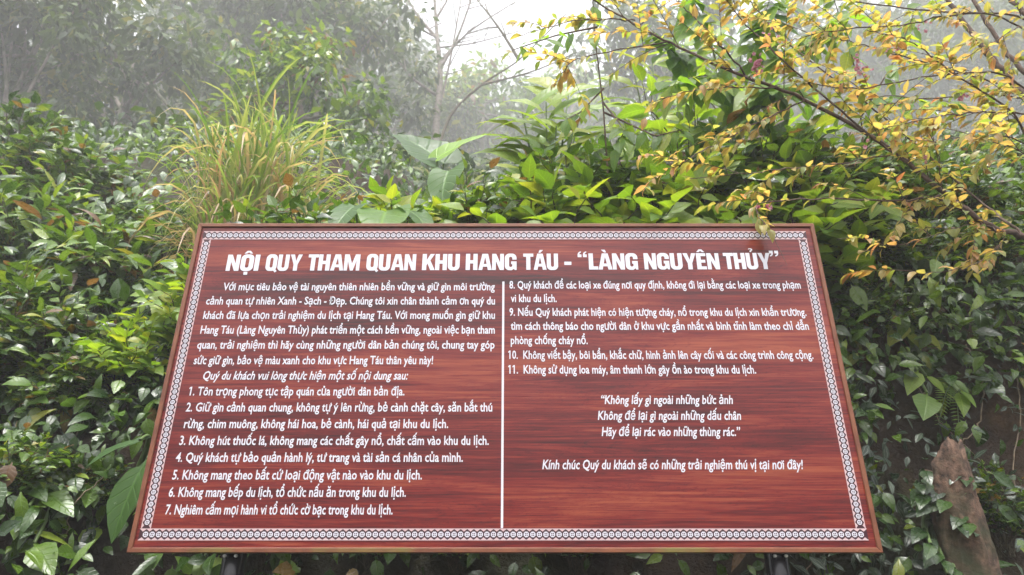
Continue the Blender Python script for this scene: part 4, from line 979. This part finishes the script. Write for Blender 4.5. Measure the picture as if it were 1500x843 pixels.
bare_tree("dark leafless trunk leaning to the right out of the low misty trees", on_hill(630, 250, Yl), [at(655, 180, Yl), at(705, 125, Yl), at(760, 88, Yl), at(830, 20, Yl)], [
 ([at(760, 88, Yl), at(730, 40, Yl), at(695, -5, Yl + .3)], 0.0713), ([at(705, 125, Yl), at(780, 105, Yl), at(850, 75, Yl)], 0.0475)], .065, M_twig)
bare_tree("grey trunk standing high at the upper left against the white sky", on_hill(112, 150, 26), [at(114, 60, 26), at(118, 0, 26), at(120, -40, 26)], [([at(117, 20, 26), at(90, -5, 26), at(70, -40, 26)], .08), ([at(118, 10, 26), at(150, -20, 26)], .06)], .30)

# ------------------------------------------------------------------ dead stump, ferns, dry roots
def stump():
    base = np.array([*at(1408, 880, 2.72)[:2], 0.0]); base[2] = float(H(base[0], base[1])) - .05
    top = at(1384, 676, 2.66); n, k = 46, 56
    o = thing("dead_stump", "broken grey-brown tree stump leaning on the right bank", "stump", base)
    P = bez(base, top, (.02, 0, 0), n) - base; ang = np.linspace(0, 2 * np.pi, k, endpoint=False); hh = np.linspace(0, 1, n)[:, None]
    rough = np.zeros((n, k))
    for f_, a_, am in ((3, 2, .10), (5, 5, .07), (9, 11, .05), (14, 6, .05), (19, 17, .035)):
        rough += am * np.sin(f_ * ang[None] + a_ * hh * 3 + rng.uniform(0, 6)) * np.sin(a_ * 4 * hh + f_ + rng.uniform(0, 6))
    rad = (.118 - .040 * hh) * (1 + rough + .10 * np.sin(ang * 2 + 1)[None] + rng.normal(0, .022, (n, k)))
    V = P[:, None] + np.stack([rad * np.cos(ang), rad * .8 * np.sin(ang), np.zeros_like(rad)], -1)
    rim = .07 * np.sin(ang + 2.4) + .035 * np.sin(ang * 3 + 1) + .012 * np.sin(ang * 5 + 2) + rng.normal(0, .004, k)
    V[:, :, 2] += np.clip((hh - .8) / .2, 0, 1) * rim[None]
    ii = np.arange(n * k).reshape(n, k); F = [tuple(f) for f in np.stack([ii[:-1], np.roll(ii[:-1], -1, 1), np.roll(ii[1:], -1, 1), ii[1:]], -1).reshape(-1, 4)]
    V = np.concatenate([V.reshape(-1, 3), (P[-1] + np.array([0, 0, -.05]))[None]]); c_ = n * k
    F += [(int(ii[-1, j]), int(ii[-1, (j + 1) % k]), c_) for j in range(k)]
    me = tris_mesh("stump", V, F, bark_mat("rotten_wood", (.012, .007, .004), (.19, .11, .072), moss=(.035, .038, .014), scale=34))
    for q in me.polygons: q.use_smooth = True
    obj("stump_wood", me, o)
stump()
def fern(label, base, tip_list):
    base = np.asarray(base, float); o = thing("fern", label, "fern", base, "ferns on the right bank")
    Lv = Leaves('small', 3); paths = []
    for tip in tip_list:
        p = bez((0, 0, 0), np.asarray(tip) - base, (0, -.02, .05), 24); paths.append(p)
        for i in range(3, 24):
            T = unit(p[min(i + 1, 23)] - p[i - 1]); sd = unit(np.cross(T, [0, -.7, .5])); ln = .065 * (1 - i / 25) + .012
            for s in (-1, 1): Lv.add([p[i]], sd * s + T * .35, np.array([0, -.7, .6]), ln, .26, .2, .1, rng.uniform(.4, .9))
    obj("foliage", Lv.mesh("fern_fronds", M_mid), o)
    V, F = tube_np(paths, [np.linspace(.003, .001, 24)] * len(paths), 5); obj("stem", mesh_np("fern_stem", V, F, M_stalk), o)
fern("small upright fern on the right bank just below the cherry leaves", hit(1335, 385), [off(1330, 328, .25), off(1300, 345, .2), off(1365, 345, .2)])
fern("fern hanging over bare earth above the dead stump", hit(1400, 560), [off(1405, 640, .12), off(1375, 622, .12)])
fern("tall fern at the right edge of the bank", hit(1462, 430), [off(1462, 330, .25), off(1478, 380, .2), off(1440, 375, .2)])
M_root = plain("dry_root", (.20, .15, .10), .8, var=.4)
for lab, pts, r in (
 ("thin looping vine hanging over the bare earth on the right bank", [off(1415, 505, .05), off(1438, 545, .05), off(1436, 610, .05), off(1420, 640, .05), off(1395, 650, .05)], .0035),
 ("long thin root hanging near the right edge of the bank", [off(1490, 555, .05), off(1494, 620, .05), off(1484, 690, .05), off(1496, 760, .05)], .003),
 ("pale dry vine crossing the bank below the trailing yellow leaves", [off(1340, 560, .05), off(1385, 625, .05), off(1440, 680, .05), off(1490, 745, .05)], .0025),
 ("left one of two pale roots dangling under the board's right end", [off(1188, 780, .05), off(1190, 812, .05), off(1180, 850, .05), off(1172, 900, .05)], .003),
 ("right one of two pale roots dangling under the board's right end", [off(1212, 780, .05), off(1207, 812, .05), off(1196, 840, .05), off(1185, 900, .05)], .003),
 ("pale bent stem climbing the left bank beside the list", [off(110, 640, .05), off(135, 590, .05), off(140, 540, .05), off(160, 500, .05)], .003),
    ("dark creeper stem rising at the far left of the bank", [off(20, 640, .2), off(34, 560, .22), off(28, 480, .22), off(48, 400, .25)], .0035),
    ("long brown creeper stem slanting across the middle of the left bank", [off(20, 430, .25), off(70, 455, .27), off(120, 500, .27), off(190, 515, .25)], .003),
    ("thin brown twig sticking out of the lower left bank", [off(90, 800, .1), off(110, 740, .22), off(150, 700, .28)], .003),
):
    limbs, lr = [], []
    Q = limb(pts, r, r * .7); V, F = tube_np([Q], [np.linspace(r, r * .7, len(Q))], 6)
    b0 = Q[0]; o = obj("hanging_root", mesh_np("hanging_root", V - b0, F, M_root), None, b0); tag(o, lab, "root", "thin roots and vines on the bank")
